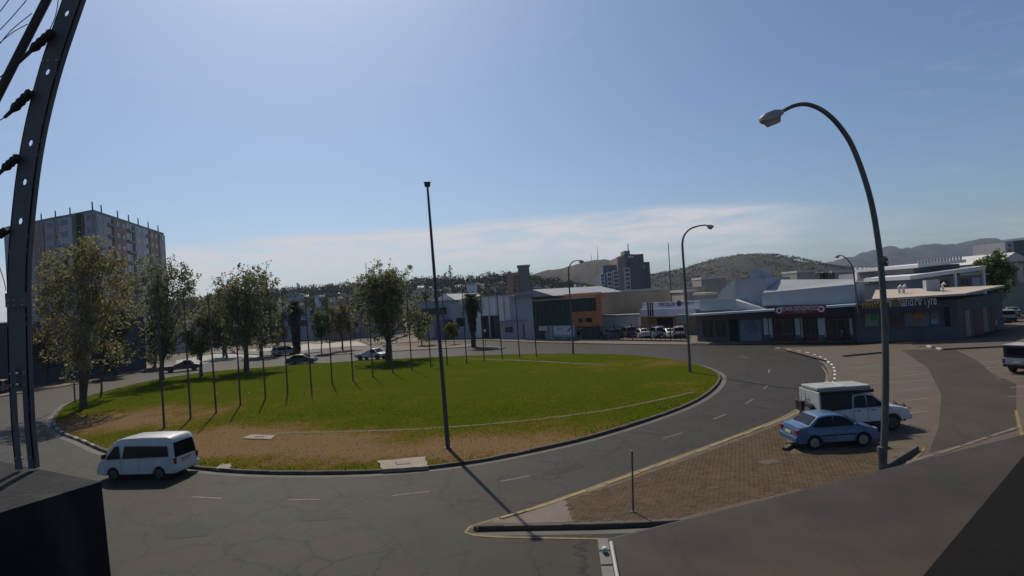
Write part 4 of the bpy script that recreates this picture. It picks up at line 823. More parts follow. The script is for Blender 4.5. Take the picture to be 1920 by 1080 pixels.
# ================================================================== buildings
class Fac:
    """a building whose front wall runs from ground point A (left) to B (right); local x along the front, y into the building"""
    def __init__(s, name, label, A, B, cat='building', z=0.0):
        s.A = Vector((A.x, A.y, z)); d = Vector((B.x - A.x, B.y - A.y, 0)); s.L = d.length; s.u = d.normalized(); s.n = Vector((-s.u.y, s.u.x, 0))
        s.root = empty(name, s.A, math.atan2(d.y, d.x)); tag(s.root, label, cat)
    def uz(s, px, py, v=0.0):
        d = ray(px, py); o = s.A + s.n * v; t = (o - EYE).dot(s.n) / d.dot(s.n); p = EYE + d * t - s.A; return p.dot(s.u), p.z
    def rect(s, x0, y0, x1, y1, v=0.0):
        xm, ym = (x0 + x1) / 2, (y0 + y1) / 2; u0 = s.uz(x0, ym, v)[0]; u1 = s.uz(x1, ym, v)[0]; z1 = s.uz(xm, y0, v)[1]; z0 = s.uz(xm, y1, v)[1]; return u0, u1, z0, z1
    def pbox(s, name, mat, px, v0, v1, parent=None, bevel=0.0, zmin=None):
        u0, u1, z0, z1 = s.rect(*px, v0)
        if zmin is not None: z0 = zmin
        return box(name, mat, u0, u1, v0, v1, z0, z1, parent or s.root, bevel)
    def win(s, px, glass=None, frame=None, v=0.0, mull=0, name='window'):
        u0, u1, z0, z1 = s.rect(*px, v); g = box(name, glass or m_wglass, u0, u1, v - .05, v + .02, z0, z1, s.root)
        if frame:
            t = .07; b = MB().box(u0 - t, u1 + t, v - .09, v - .052, z0 - t, z0).box(u0 - t, u1 + t, v - .09, v - .052, z1, z1 + t).box(u0 - t, u0, v - .09, v - .052, z0 + .001, z1 - .001).box(u1, u1 + t, v - .09, v - .052, z0 + .001, z1 - .001)
            for k in range(mull): x = u0 + (u1 - u0) * (k + 1) / (mull + 1); b.box(x - .03, x + .03, v - .085, v - .053, z0 + .001, z1 - .001)
            b.build('window_frame', frame, g)
        return g
m_wglass = M('window_glass', (0.02, 0.023, 0.027), .15, .2, .5, spec=.6)
m_frame = M('window_frame_grey', (.25, .25, .25), .6)
def wallm(n, c, st=.25):
    c = tuple(min(.78, x * 1.5) for x in c)
    return M(n, c, .85, .12, .5, stain=st, sscale=.35, scol=tuple(x * .55 for x in c))
w_grey = wallm('wall_grey', (.23, .235, .25)); w_white = wallm('wall_white', (.52, .52, .50)); w_dark = wallm('wall_dark_blue', (.06, .065, .08)); w_beige = wallm('wall_beige', (.34, .26, .18), .4); w_brown = wallm('wall_brown', (.21, .135, .095))
w_green = wallm('sheet_dark_green', (.030, .040, .036)); w_orange = wallm('wall_orange', (.33, .12, .045)); w_blue = wallm('wall_blue_grey', (.24, .26, .28)); w_terra = wallm('wall_terracotta', (.20, .135, .11)); w_lime = wallm('wall_olive_green', (.085, .105, .045)); w_red = wallm('wall_maroon', (.085, .022, .028))
m_roofw = M('roof_sheet_white', (.55, .54, .51), .6, .12, .4, stain=.3, sscale=.4, scol=(.3, .28, .25)); m_roofg = M('roof_sheet_grey', (.28, .29, .30), .6, .15, .5); m_roofp = M('roof_sheet_sand', (.45, .38, .31), .7, .12, .5); m_roofgn = M('roof_sheet_green', (.14, .19, .11), .7, .15, .5); m_roofr = M('roof_tile_red', (.28, .11, .07), .8, .2, .8)
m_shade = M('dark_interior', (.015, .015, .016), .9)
# ---- apartment block on the left
def apartments():
    C = az_of(174, 397, 168); C.z = 0; z1 = az_of(174, 397, 168).z
    def corner(px, py):     # where the roof line sight meets the roof height
        d = ray(px, py); t = (z1 - EYE.z) / d.z; p = EYE + d * t; p.z = 0; return p
    Rr, Lf = corner(306, 440), corner(62, 419); Lf = C + (Lf - C) * 1.55
    F = Fac('apartment_block', 'ten storey grey apartment block with green and terracotta bands behind the trees', C, Rr); F2 = Fac.__new__(Fac); F2.A = Lf; d = (C - Lf); F2.L = d.length; F2.u = d.normalized(); F2.n = Vector((-F2.u.y, F2.u.x, 0)); F2.root = None
    root = F.root; inv = (Matrix.Translation(C) @ Matrix.Rotation(root.rotation_euler[2], 4, 'Z')).inverted()
    q = [inv @ p for p in (C, Rr, Rr + F.n * 16, Lf + F2.n * 1, Lf)]
    back = inv @ (Lf + (Rr - C)); q = [(0, 0), (F.L, 0), (back.x, back.y), ((inv @ Lf).x, (inv @ Lf).y)]
    MB().prism_z(q, 0, z1).build('wall', wallm('apartment_grey', (.2, .21, .23)), root)
    MB().prism_z([(-.15, -.15), (F.L + .15, -.15), (back.x + .1, back.y + .15), ((inv @ Lf).x - .15, (inv @ Lf).y)], z1, z1 + .5).build('roof_parapet', wallm('parapet_dark', (.12, .13, .13)), root)
    st = z1 / 12.0
    sub = empty('side_facade', inv @ Lf, F2.u.to_2d().angle_signed(Vector((1, 0))) - root.rotation_euler[2] if False else math.atan2(F2.u.y, F2.u.x) - root.rotation_euler[2], root)
    def bands(par, Lx, specs):
        for a, b, m, pr in specs: box('wall_panel', m, a * Lx, b * Lx, -pr, -.002, 0, z1 - .3, par)
    bands(root, F.L, [(.005, .10, wallm('apartment_grey', ()), .25) if False else (.012, .13, w_grey, .5), (.22, .38, w_terra, .4), (.50, .66, wallm('apartment_pale', (.27, .28, .31)), .5), (.74, .88, w_terra, .3), (.90, .995, w_grey, .5)])
    L2 = F2.L
    bands(sub, L2, [(.36, .48, w_terra, .3), (.50, .60, w_grey, .4), (.66, .80, wallm('apartment_pale', (.27, .28, .31)), .4), (.80, .91, w_lime, .45), (.93, .99, w_grey, .4)])
    for k in range(12):
        z = k * st + .9
        for a, b, h in ((.03, .055, 1.0), (.085, .105, .9), (.145, .175, 2.1), (.18, .21, 2.1), (.25, .285, 1.2), (.325, .355, 1.2), (.40, .44, 2.2), (.45, .49, 2.2), (.53, .56, 1.2), (.61, .64, 1.2), (.675, .72, 2.2), (.76, .785, 1.1), (.83, .86, 1.1), (.885, .90, 2.2), (.93, .955, 1.1)):
            pr = {.25: .4, .325: .4, .53: .5, .61: .5, .03: .5, .085: .5, .76: .3, .83: .3, .93: .5}.get(a, 0)
            w = box('window', m_wglass, a * F.L, b * F.L, -pr - .06, -pr + .02, z, z + h, root)
        for a, b, pr in ((.14, .215, .0), (.395, .495, 0), (.67, .725, 0)): box('balcony', M('balcony_rail', (.2, .21, .22), .7), a * F.L, b * F.L, -.75, -.01, z - .35, z + .25, root)
        for a, b, pr in ((.40, .44, .3), (.52, .58, .4), (.62, .65, 0), (.68, .75, .4), (.955, .98, .4)): box('window', m_wglass, a * L2, b * L2, -pr - .06, -pr + .02, z, z + 1.25, sub)
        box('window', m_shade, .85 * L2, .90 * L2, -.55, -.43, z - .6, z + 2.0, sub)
    for u in (.03, .13, .33, .48, .62, .78, .95): MB().tube([(u * F.L, .6, z1), (u * F.L, .6, z1 + 2.6)], [.18, .14], 8).build('roof_vent', m_dark, root); 
    for u in (.72, .56, .4): MB().tube([(u * L2, 1, z1), (u * L2, 1, z1 + 2.4)], [.16, .14], 8).build('roof_vent', m_dark, sub)
    box('roof_hut', w_grey, F.L * .3, F.L * .42, 3, 8, z1, z1 + 1.1, root); box('roof_hut', w_grey, .3 * L2, .62 * L2, 1, 6, z1 - .2, z1 + .9, sub)
apartments()
def simple(name, label, pa, pb, top, depth, wall, roof=None, over=.3, gable=0.0, skew=False):
    A, B = G(*pa), G(*pb); F = Fac(name, label, A, B); h = F.uz((pa[0] + pb[0]) / 2, top)[1]
    if skew:      # plan is a parallelogram: its flank follows the street
        w = Vector((B.x, B.y, 0)).normalized(); k = (w.dot(F.u) * depth, w.dot(F.n) * depth); MB().prism_z([(0, 0), (F.L, 0), (F.L + k[0], k[1]), (k[0], k[1])], 0, h).build('wall', wall, F.root); MB().prism_z([(0, -.1), (F.L, -.1), (F.L + k[0], k[1]), (k[0], k[1])], h + .002, h + .2).build('roof', roof or m_roofg, F.root); F.h = h; return F
    box('wall', wall, 0, F.L, 0, depth, 0, h, F.root)
    if gable: MB().prism_y([(-over, h), (F.L + over, h), (F.L / 2, h + gable)], -over, depth + over).build('roof', roof or m_roofg, F.root)
    else: box('roof', roof or m_roofg, -over, F.L + over, -over, depth + over, h + .002, h + .2, F.root)
    F.h = h; return F
F = simple('dark_warehouse', 'dark blue grey warehouse wall behind the trees on the left', (-60, 741), (275, 692), 602, 16, w_dark, m_roofg)
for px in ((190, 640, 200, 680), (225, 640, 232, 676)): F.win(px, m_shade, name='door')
F = simple('hip_roof_house', 'low house with pale sheet roof between the left trees', (318, 662), (398, 655), 612, 9, w_grey, m_roofw, gable=1.6)
F.win((340, 625, 352, 640), frame=m_frame); F.win((368, 624, 382, 640), frame=m_frame)
F = simple('long_shed', 'long grey shed behind the left trees with pale sloping roof', (350, 650), (520, 641), 592, 12, wallm('shed_grey', (.2, .2, .2)), m_roofw, gable=1.2)
F = simple('flat_store', 'low grey flat roofed store seen between the trees', (520, 640), (690, 632), 576, 20, wallm('store_grey', (.24, .25, .28)), m_roofg)
for x in range(540, 690, 24): F.win((x, 600, x + 12, 612))
F.pbox('sign_band', wallm('purple_band', (.12, .10, .18)), (640, 570, 662, 582), -.2, -.01)
F = simple('brown_house', 'reddish brown low building behind the small trees', (618, 638), (652, 636), 580, 10, wallm('wall_reddish', (.2, .12, .09)), m_roofr)
F.win((628, 600, 634, 610))
# white industrial building
F = simple('white_workshop', 'white grey workshop with green awning behind the tall mast', (783, 637), (893, 634), 565, 18, w_blue, m_roofg)
u0, u1, z0, z1 = F.rect(800, 552, 856, 566, 2); MB().prism_y([(u0, z0), (u1, z0), ((u0 * .35 + u1 * .65), z1)], 2, 14).build('gable_roof', m_roofw, F.root)
F.pbox('awning', w_green, (784, 578, 831, 590), -1.2, -.01); F.pbox('container', wallm('purple_panel', (.12, .08, .16)), (814, 600, 834, 619), -2.2, -.3, zmin=.1)
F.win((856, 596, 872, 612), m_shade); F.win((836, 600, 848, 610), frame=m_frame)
F = simple('white_factory', 'long white factory wall behind the palm with loading gate', (893, 634), (966, 635), 555, 25, w_white, m_roofg)
for x in (916, 930, 944, 956): F.pbox('pilaster', wallm('pilaster', (.4, .4, .39)), (x, 556, x + 1.5, 632), -.25, -.002, zmin=0)
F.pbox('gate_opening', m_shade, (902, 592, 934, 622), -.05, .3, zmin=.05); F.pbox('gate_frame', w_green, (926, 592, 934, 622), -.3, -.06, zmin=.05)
F = Fac('brown_tower', 'brown stair tower block rising behind the factory', AT(950, 560, 190), AT(996, 560, 190)); F.root.location.z = 0
u0, u1, z0, z1 = F.rect(973, 499, 994, 560); box('tower_shaft', wallm('tower_dark', (.10, .105, .115)), u0, u1, 0, 8, 0, z1, F.root); box('shaft_cap', w_brown, u0 - .3, u1 + .3, -.3, 8.3, z1 + .002, z1 + .4, F.root)
u0, u1, z0, z1b = F.rect(951, 512, 972.6, 560); box('tower_wing', w_brown, u0, u1, -.5, 9, 0, z1b, F.root)
for y in (518, 526, 534, 542, 550): F.win((962, y, 970, y + 4.5), v=-.5, name='window')
F.pbox('wing_panel', wallm('tower_tan', (.2, .13, .085)), (959, 515, 972, 560), -.53, -.502); F.pbox('water_tank', w_brown, (951, 509, 958, 513), 1, 4)
# sheds beside the lot
F = simple('grey_gable_shed', 'grey shed with sloping roof left of the dark green sheeting', (963, 636), (1003, 637), 556, 18, w_blue, m_roofg)
u0, u1, z0, z1 = F.rect(963, 547, 1040, 557); MB().prism_y([(u0, z0), (u1, z0), (u1 * .55, z1 + .4), (u0 + 2, z1)], -.3, 17).build('roof_slope', m_roofg, F.root)
F = simple('green_sheeted_shed', 'tall shed clad in dark green sheeting with orange base', (1003, 637), (1127, 637), 561, 20, w_green, m_roofp, skew=True)
n_r = int(F.L / 0.9)
for k in range(n_r): box('cladding_rib', w_green, k * .9 + .1, k * .9 + .2, -.07, -.002, 2, F.h - .05, F.root)
F.pbox('orange_base', w_orange, (1072, 584, 1126.5, 612), -.14, -.072); F.pbox('orange_corner', w_orange, (1118, 552, 1127.5, 611), -.24, -.15)
F.win((1098, 596, 1110, 604), v=-.14); F.win((1085, 597, 1092, 604), v=-.14)
u0, u1, z0, z1 = F.rect(1030, 549, 1125, 558, 4); box('raised_roof', m_roofp, u0, u1, 1.5, 4.5, F.h + .2, F.h + .9, F.root); F.pbox('orange_parapet', w_orange, (1060, 552, 1126, 560), .6, 1.4)
F = simple('beige_hall', 'large blank beige wall of a hall below the office tower', (1126, 620), (1242, 617), 547, 30, w_beige, m_roofw, over=.1)
F.pbox('roof_flashing', m_roofw, (1130, 543, 1238, 546.5), -.3, -.12)
F = simple('white_lean_to', 'low white lean-to wall in front of the beige hall', (1128, 623), (1200, 622), 592, 3, wallm('lean_to_white', (.6, .6, .62)), m_roofg)
# office tower
def office():
    Y = 330; F = Fac('office_tower', 'dark office tower with white balcony grids on the skyline', AT(1124, 560, Y), AT(1222, 560, Y))
    root = F.root; dk = wallm('office_dark', (.075, .085, .105)); dk2 = wallm('office_darker', (.05, .058, .075)); br = wallm('office_brown', (.17, .125, .11)); wt = M('balcony_white', (.6, .6, .6), .7)
    F.pbox('wing', dk, (1126, 514, 1166, 560), 0, 22, zmin=0); F.pbox('wing_top', dk, (1131, 497, 1160, 514.2), 3, 18); F.pbox('core', br, (1160, 482, 1175, 560), -1.5, 24, zmin=0); F.pbox('core_top', dk, (1168, 477, 1188, 500), -.6, 20); F.pbox('lift_house', br, (1170.5, 470, 1181, 477.2), 3, 14)
    F.pbox('main_block', dk2, (1184, 476.5, 1209, 560), -3, 26, zmin=0); F.pbox('main_face', dk, (1170, 500, 1184.5, 560), -1, 20, zmin=0); F.pbox('low_block', dk2, (1208.6, 491, 1220, 560), 2, 28, zmin=0); F.pbox('corner_strip', br, (1207, 496, 1211.5, 545), -3.2, 1.8, zmin=20)
    for (x0, x1, y0, y1, nlev, v) in ((1125.5, 1133.5, 513.5, 534.5, 3, -.02), (1138, 1147.5, 511, 545, 4, -.02), (1149.5, 1160, 508, 545, 5, -.02), (1170, 1181.5, 503, 543, 5, -1.02)):
        u0, u1, z0, z1 = F.rect(x0, y0, x1, y1, v); t = .38; b = empty('balcony_stack', (0, v, 0), 0, root)
        MB().box(u0, u0 + t, -1.2, 0, z0, z1).build('balcony_pier', wt, b); MB().box(u1 - t, u1, -1.2, 0, z0, z1).build('balcony_pier', wt, b)
        for k in range(nlev + 1): z = z0 + (z1 - z0) * k / nlev; MB().box(u0 + t + .002, u1 - t - .002, -1.2, 0, z - t * .8, z + t * .8).build('balcony_slab', wt, b)
        for k in range(nlev): z = z0 + (z1 - z0) * (k + .25) / nlev; MB().box(u0 + t + .01, u1 - t - .01, -.1, -.01, z, z + (z1 - z0) / nlev * .55).build('window', m_wglass, b)
    F.pbox('sky_sign', m_roofw, (1178, 480, 1188, 483), -3.4, -3.1)
    p0 = F.uz(1178, 470, 8); MB().tube([(p0[0], 8, p0[1] - 1), (p0[0], 8, p0[1] + 4)], .25, 6).build('aerial', m_dark, root)
office()
# guardhouse, boundary wall, sign board, fence
F = simple('guardhouse', 'small blue grey guardhouse by the factory entrance', (940, 636.5), (988, 636.5), 602, 5, wallm('guard_grey', (.22, .24, .28)), m_roofg)
F.win((948, 613, 962, 623), frame=m_frame, mull=1); F.pbox('door', w_dark, (981, 608, 987.5, 634), -.05, -.004, zmin=.1)
F = simple('boundary_wall', 'green grey boundary wall beside the guardhouse', (994, 636.5), (1080, 638), 613, .3, wallm('boundary_green', (.16, .185, .175)), wallm('boundary_cap', (.25, .26, .26)), over=.04)
for x in (1010, 1032, 1056): F.pbox('wall_pier', wallm('boundary_cap', ()), (x, 611, x + 3, 636), -.12, -.002, zmin=0)
F.pbox('notice', m_roofw, (1010, 611.5, 1026, 620), -.2, -.13)
S = Fac('advertising_board', 'white advertising board with red triangle on the boundary wall', F.A + F.n * -.35 + F.u * F.uz(1038, 625)[0], F.A + F.n * -.35 + F.u * F.uz(1078, 625)[0], cat='sign')
u0, u1, z0, z1 = S.rect(1039, 611, 1077, 631); box('board', M('board_white', (.55, .57, .62), .5), u0, u1, -.05, 0, z0, z1, S.root)
for q in (u0 + .3, u1 - .3): box('post', m_dark, q, q + .12, .004, .12, 0, z1, S.root)
um = u1 - (u1 - u0) * .14; MB().prism_y([(um - 1.2, z0 + .9), (um - .5, z0 + .9), (um + .3, z1 - .15), (um, z1 - .15)], -.07, -.052).build('red_triangle', M('sign_red', (.4, .05, .06), .5), S.root)
lettering('SALES', .55, M('sign_grey', (.15, .15, .18), .6), S.root, u0 + (u1 - u0) * .3, -.056, z1 - .55, width=(u1 - u0) * .34)
box('lower_stripe', M('board_blue', (.25, .32, .45), .5), u0 + .1, u1 - .1, -.06, -.052, z0 + .08, z0 + .35, S.root)
# yard cars and fence
cars = [((1092, 634), SUV, (.55, .55, .55), 'white car at the left end of the fenced yard'), ((1113, 634), SEDAN, (.32, .32, .33), 'silver car second from the left in the fenced yard'), ((1152, 634.5), SEDAN, (.05, .06, .07), 'dark car third from the left in the fenced yard'), ((1178, 633), SUV, (.06, .06, .06), 'black car in the middle of the fenced yard'), ((1204, 634), SEDAN, (.5, .5, .5), 'white car in front of the showroom stripes'), ((1230, 634), SUV, (.3, .32, .35), 'grey car in the fenced yard below the showroom sign'), ((1252, 634.5), SEDAN, (.55, .55, .55), 'white car in the fenced yard near the lamp post'), ((1274, 634), SUV, (.5, .48, .46), 'pale car at the right end of the fenced yard')]
for i, (p, sp, c, lab) in enumerate(cars):
    g = G(*p); vehicle('parked_car', lab, (g.x, g.y, .0 if g.y > 118 else .13), R(random.choice([80, 75, 100, 10, 95])), sp, paint('yard_car_%d' % i, c), 'cars in the fenced yard')
def fence(label, pa, pb, h, step, zb=.13):
    A, B = G(*pa, zb), G(*pb, zb); F = Fac('palisade_fence', label, A, B, 'fence', zb); n = int(F.L / step)
    for k in range(n + 1): box('post', m_dark, k * step, k * step + (.14 if k % 4 == 0 else .05), -.04, .04, 0, h + (.3 if k % 4 == 0 else 0), F.root)
    for z in (.35, h - .25): box('rail', m_dark, 0, F.L, -.02, .02, z, z + .06, F.root)
    for x in (): pass
    box('plinth', w_dark, 0, F.L, -.1, .1, -.1, .18, F.root)
fence('black palisade fence in front of the car yard', (1122, 638), (1290, 640.5), 2.3, .85)
F = simple('entrance_hut', 'dark brown hut with red base beside the yard gate', (1078, 637), (1092, 637), 617, 3, w_brown, m_roofg)
F.win((1082, 621, 1088, 628))
# lorry in the loading gate
def lorry():
    g = G(916, 627); r_ = empty('lorry', (g.x, g.y, 0), R(-84)); tag(r_, 'white lorry parked in the factory loading gate', 'lorry')
    box('cab', m_puw, 1.2, 3.0, -1.15, 1.15, .6, 2.9, r_, .12); box('windscreen', m_glass, 2.99, 3.03, -1.0, 1.0, 1.75, 2.6, r_); box('load_box', m_roofw, -3.6, 1.0, -1.2, 1.2, .9, 3.3, r_, .04); box('bumper', m_trim, 2.95, 3.15, -1.1, 1.1, .4, .8, r_); box('grille', m_trim, 3.0, 3.05, -.6, .6, .95, 1.4, r_)
    for x in (2.1, -2.4):
        for s in (-1, 1):
            w_ = empty('wheel', (x, s * 1.0, .48), 0, r_); MB().lathe_y([(.28, -.14), (.46, -.14), (.48, -.1), (.48, .1), (.46, .14), (.28, .14)], n=20).build('tyre', m_tyre, w_); MB().lathe_y([(.29, s * .145), (.1, s * .12)], n=16).build('rim', m_rimd, w_)
    for s in (-.8, .8): box('head_lamp', m_hl, 3.02, 3.08, s - .15, s + .15, .95, 1.15, r_)
lorry()
# ---- showroom with striped fascia
m_txt_d = M('sign_letter_dark', (.03, .035, .05), .6); m_txt_w = M('sign_letter_white', (.8, .8, .8), .6)
F = simple('striped_showroom', 'white fascia showroom with black stripes behind the car yard', (1203, 626), (1318, 628), 592, 14, w_brown, m_roofg)
F.pbox('fascia', wallm('fascia_white', (.42, .42, .45)), (1199, 578.5, 1314, 593), -1.6, -.4); F.pbox('set_back_fascia', wallm('fascia_white2', (.36, .37, .42)), (1204, 566, 1312, 578), -.9, -.1)
for x in (1214, 1218, 1222): F.pbox('black_stripe', m_trim, (x, 567, x + 2, 592.5), -1.7, -1.61)
u, z = F.uz(1250, 571, -.95); lettering('DECOLUX', 1.0, m_txt_d, F.root, u, -.93, z, width=3.6); u, z = F.uz(1273, 569, -.95); MB().lathe_y([(.5, 0), (.5, -.03), (.3, -.03)], (u, -.91, z), 20, True).build('round_emblem', m_txt_d, F.root); u, z = F.uz(1289, 569, -.95); lettering('FITMENT', .7, M('sign_letter_faint', (.2, .22, .26), .6), F.root, u, -.93, z, width=2.6)
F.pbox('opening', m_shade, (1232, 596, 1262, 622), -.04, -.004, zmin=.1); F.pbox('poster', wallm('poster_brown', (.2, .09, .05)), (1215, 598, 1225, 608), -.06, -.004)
# ---- row of shops under the long canopy
A, B = G(1308, 640, .13), G(1606, 637.5, .13); F = Fac('shop_row', 'row of shops under a long canopy with red shop sign', A, B, z=.0); hC = F.uz(1450, 574)[1]; Lr = F.L
box('wall', wallm('shop_dark', (.07, .075, .085)), 0, Lr, 0, 12, 0, hC, F.root)
a0, b0 = F.uz(1290, 590, -2.6), F.uz(1604, 570, -2.6)
MB().prism_y([(a0[0], a0[1] - .25), (b0[0], b0[1] - .25), (b0[0], b0[1]), (a0[0], a0[1])], -2.6, 0.4).build('canopy', wallm('canopy_edge', (.36, .40, .42)), F.root)
F.pbox('fascia_panel', w_blue, (1313, 561, 1379, 586), -.8, -.45, zmin=hC - .2); F.pbox('pilaster', wallm('pil', (.2, .2, .19)), (1268, 590, 1288, 606), -2.4, -1.5)
u0, u1, z0, z1 = F.rect(1340, 526, 1380, 562, 3); MB().prism_y([(u0, z0), (u1, z0), (u1, z1), (u0 + (u1 - u0) * .35, z0 + (z1 - z0) * .55)], 3, 14).build('shed_gable', wallm('gable_pale', (.36, .36, .33)), F.root)
F.pbox('grey_block', wallm('block_grey', (.24, .25, .28)), (1379, 522, 1437, 562), 2, 16, zmin=hC - .3); F.pbox('roof_box', wallm('block_grey', ()), (1406, 506, 1428, 522.4), 3, 8)
u0, u1, z0, z1 = F.rect(1379, 560, 1440, 580, .5); MB().prism_y([(u0, z0), (u1, z0), (u0, z1)], -.3, 6).build('pent_roof', m_roofw, F.root)
a0, b0, c0, d0 = F.uz(1431, 573), F.uz(1604, 569), F.uz(1603, 533), F.uz(1431, 549); MB().prism_y([a0, b0, c0, d0], -.4, 9).build('long_parapet', w_blue, F.root)
e0, f0 = F.uz(1440, 525, 5), F.uz(1600, 524, 5); MB().add([(d0[0], -.2, d0[1] + .02), (c0[0], -.2, c0[1] + .02), (f0[0], 9, f0[1]), (e0[0], 9, e0[1])], [(0, 1, 2, 3)]).build('roof_slope', m_roofg, F.root).modifiers.new('s', 'SOLIDIFY').thickness = .1
for x in (1318, 1342): F.win((x, 600, x + 20, 632), m_wglass, M('frame_brown', (.16, .13, .1), .6), v=0, mull=1)
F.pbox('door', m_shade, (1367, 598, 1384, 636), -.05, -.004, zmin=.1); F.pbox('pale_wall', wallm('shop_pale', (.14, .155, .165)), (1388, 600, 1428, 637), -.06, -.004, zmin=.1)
u, z = F.uz(1409, 615); MB().lathe_y([(.85, -.1), (.85, -.07)], (u, 0, z), 20).build('wall_emblem', wallm('emblem_blue', (.1, .11, .17)), F.root)
for x0, x1 in ((1432, 1447), (1491, 1504), (1534, 1547), (1593, 1606)): F.pbox('white_pillar', wallm('pillar_white', (.36, .37, .37)), (x0, 597, x1, 629), -.5, -.004, zmin=.55); F.pbox('pillar_foot', w_dark, (x0, 628, x1, 637), -.5, -.004, zmin=.05)
for x0, x1 in ((1450, 1489), (1506, 1532), (1550, 1591)): F.pbox('shopfront', w_red, (x0, 592, x1, 636), -.04, -.004, zmin=.1); F.win((x0 + 4, 600, x1 - 4, 626), frame=M('frame_brown', ()), v=-.05, mull=1)
u0, u1, z0, z1 = F.rect(1453, 573, 1549, 588, -2.7); box('sign_board', M('sign_maroon', (.2, .022, .05), .6), u0, u1, -2.8, -2.62, z0, z1, F.root); lettering('POWER ORTHOPAEDICS', .75, m_txt_w, F.root, (u0 + u1) / 2, -2.82, (z0 + z1) / 2 + .12, width=(u1 - u0) * .72)
for u in (u0 + .5, u1 - .5): MB().lathe_y([(.36, -2.84), (.36, -2.8)], (u, 0, (z0 + z1) / 2), 18).build('round_emblem', m_txt_w, F.root); MB().lathe_y([(.2, -2.86), (.2, -2.84)], (u, 0, (z0 + z1) / 2), 14).build('emblem_core', M('sign_maroon', ()), F.root)
lettering('CENTRE', .35, M('sign_pink', (.4, .2, .25), .6), F.root, (u0 + u1) / 2, -2.82, z0 + .18, width=(u1 - u0) * .25)
for x in (1440, 1500, 1560, 1600): u = F.uz(x, 600, -2.4)[0]; MB().tube([(u, -2.4, .1), (u, -2.4, hC - .3)], .06, 8).build('canopy_post', m_dark, F.root)
# ---- tyre shop
A, B = G(1606, 640.5, .13), G(1800, 634, .13); F = Fac('tyre_shop', 'corner tyre shop with dark blue sign and pale flat roof', A, B); hS = F.uz(1700, 566)[1]
MB().prism_z([(0, 0), (F.L, 0), (F.L + 9, 13), (0, 13)], 0, hS).build('wall', wallm('tyre_wall', (.055, .058, .065)), F.root)
u0, u1, z0, z1 = F.rect(1612, 566, 1770, 586, -1.4); box('fascia', M('fascia_navy', (.03, .035, .06), .6), u0 - .2, u1, -1.4, -1.0, z0, z1 - .1, F.root)
a = [F.uz(1634, 558, -2.2), F.uz(1810, 541, -2.2)]; uL, uR = F.uz(1634, 552, -2.2)[0], F.uz(1832, 545, -1)[0]; zt = F.uz(1700, 557, -2.2)[1]
MB().add([(uL, -2.2, zt - .2), (F.L, -2.0, zt - .15), (F.L + 9, 12, zt + .1), (uL + 3, 9, zt + .5), (uL, -2.2, zt), (F.L, -2.0, zt + .05), (F.L + 9, 12, zt + .35), (uL + 3, 9, zt + .75)], [(3, 2, 1, 0), (4, 5, 6, 7), (0, 1, 5, 4), (1, 2, 6, 5), (2, 3, 7, 6), (3, 0, 4, 7)]).build('flat_roof', m_roofp, F.root)
for x in (1686, 1694, 1768): p = F.uz(x, 545, 4); MB().tube([(p[0], 4, zt), (p[0], 4, zt + 1.0), (p[0] + .25, 4, zt + 1.15)], [.14, .14, .2], 8).build('roof_cowl', m_roofw, F.root)
p = F.uz(1750, 540, 6); box('roof_unit', w_grey, p[0] - .7, p[0] + .7, 6, 7.2, zt + .2, zt + 1.6, F.root)
def sgn(body, x0, x1, y, mat, size): 
    ua, za = F.uz(x0, y, -1.45); ub, zb = F.uz(x1, y, -1.45); return lettering(body, size, mat, F.root, (ua + ub) / 2, -1.42, za, width=ub - ua)
sgn('Mr', 1661, 1673, 568, m_txt_w, 1.5); sgn('hand', 1684, 1712, 567, m_txt_w, 1.5); sgn('MrTyre', 1715, 1756, 565, m_txt_w, 1.5)
u, z = F.uz(1679, 568, -1.45); MB().lathe_y([(.42, -1.44), (.42, -1.405)], (u, 0, z), 16).build('round_mark', M('sign_olive', (.2, .17, .03), .6), F.root)
for k in range(6): u, z = F.uz(1619 + k * 6, 571, -1.45); MB().prism_y([(u - .2, z - .4), (u, z - .4), (u + .16, z + .4), (u - .04, z + .4)], -1.44, -1.405).build('chevron', M('chevron_yellow', (.30, .20, .02), .6), F.root)
for px, m, nm in (((1622, 584, 1647, 611), M('poster_green', (.16, .24, .19), .6), 'shop_window'), ((1666, 580, 1692, 612), m_wglass, 'shop_window'), ((1696, 578, 1742, 611), M('window_display', (.13, .145, .15), .4), 'shop_window'), ((1745, 576, 1760, 608), M('window_display', ()), 'shop_window'), ((1770, 575, 1782, 620), m_shade, 'shop_window')): F.win(px, m, M('frame_grey2', (.12, .12, .13), .6), v=0, name=nm)
F.pbox('poster', M('poster_yellow', (.30, .20, .03), .6), (1712, 580, 1731, 598), -.12, -.06); F.pbox('poster', M('poster_red', (.35, .08, .03), .6), (1713, 596, 1729, 602), -.14, -.121); F.pbox('poster', M('poster_leaf', (.03, .2, .07), .6), (1633, 590, 1645, 601), -.12, -.06); F.pbox('blue_notice', M('board_blue', ()), (1746, 599, 1756, 607), -.12, -.06)
F.pbox('plinth', w_dark, (1606, 616, 1800, 640), -.08, -.003, zmin=.05)
# side front of the tyre shop
q = F.root.matrix_local if False else None
for k, x in enumerate((1.2, 3.0, 4.8, 6.6)):
    t = x / 9; o_ = box('shutter_door', [w_brown, wallm('shutter_red', (.12, .03, .03))][k % 2], 0, 1.5, -.05, -.002, .1, 3.0, F.root); o_.location = (F.L + 9 * t * .95, 13 * t * .95, 0); o_.rotation_euler = (0, 0, math.atan2(13, 9))
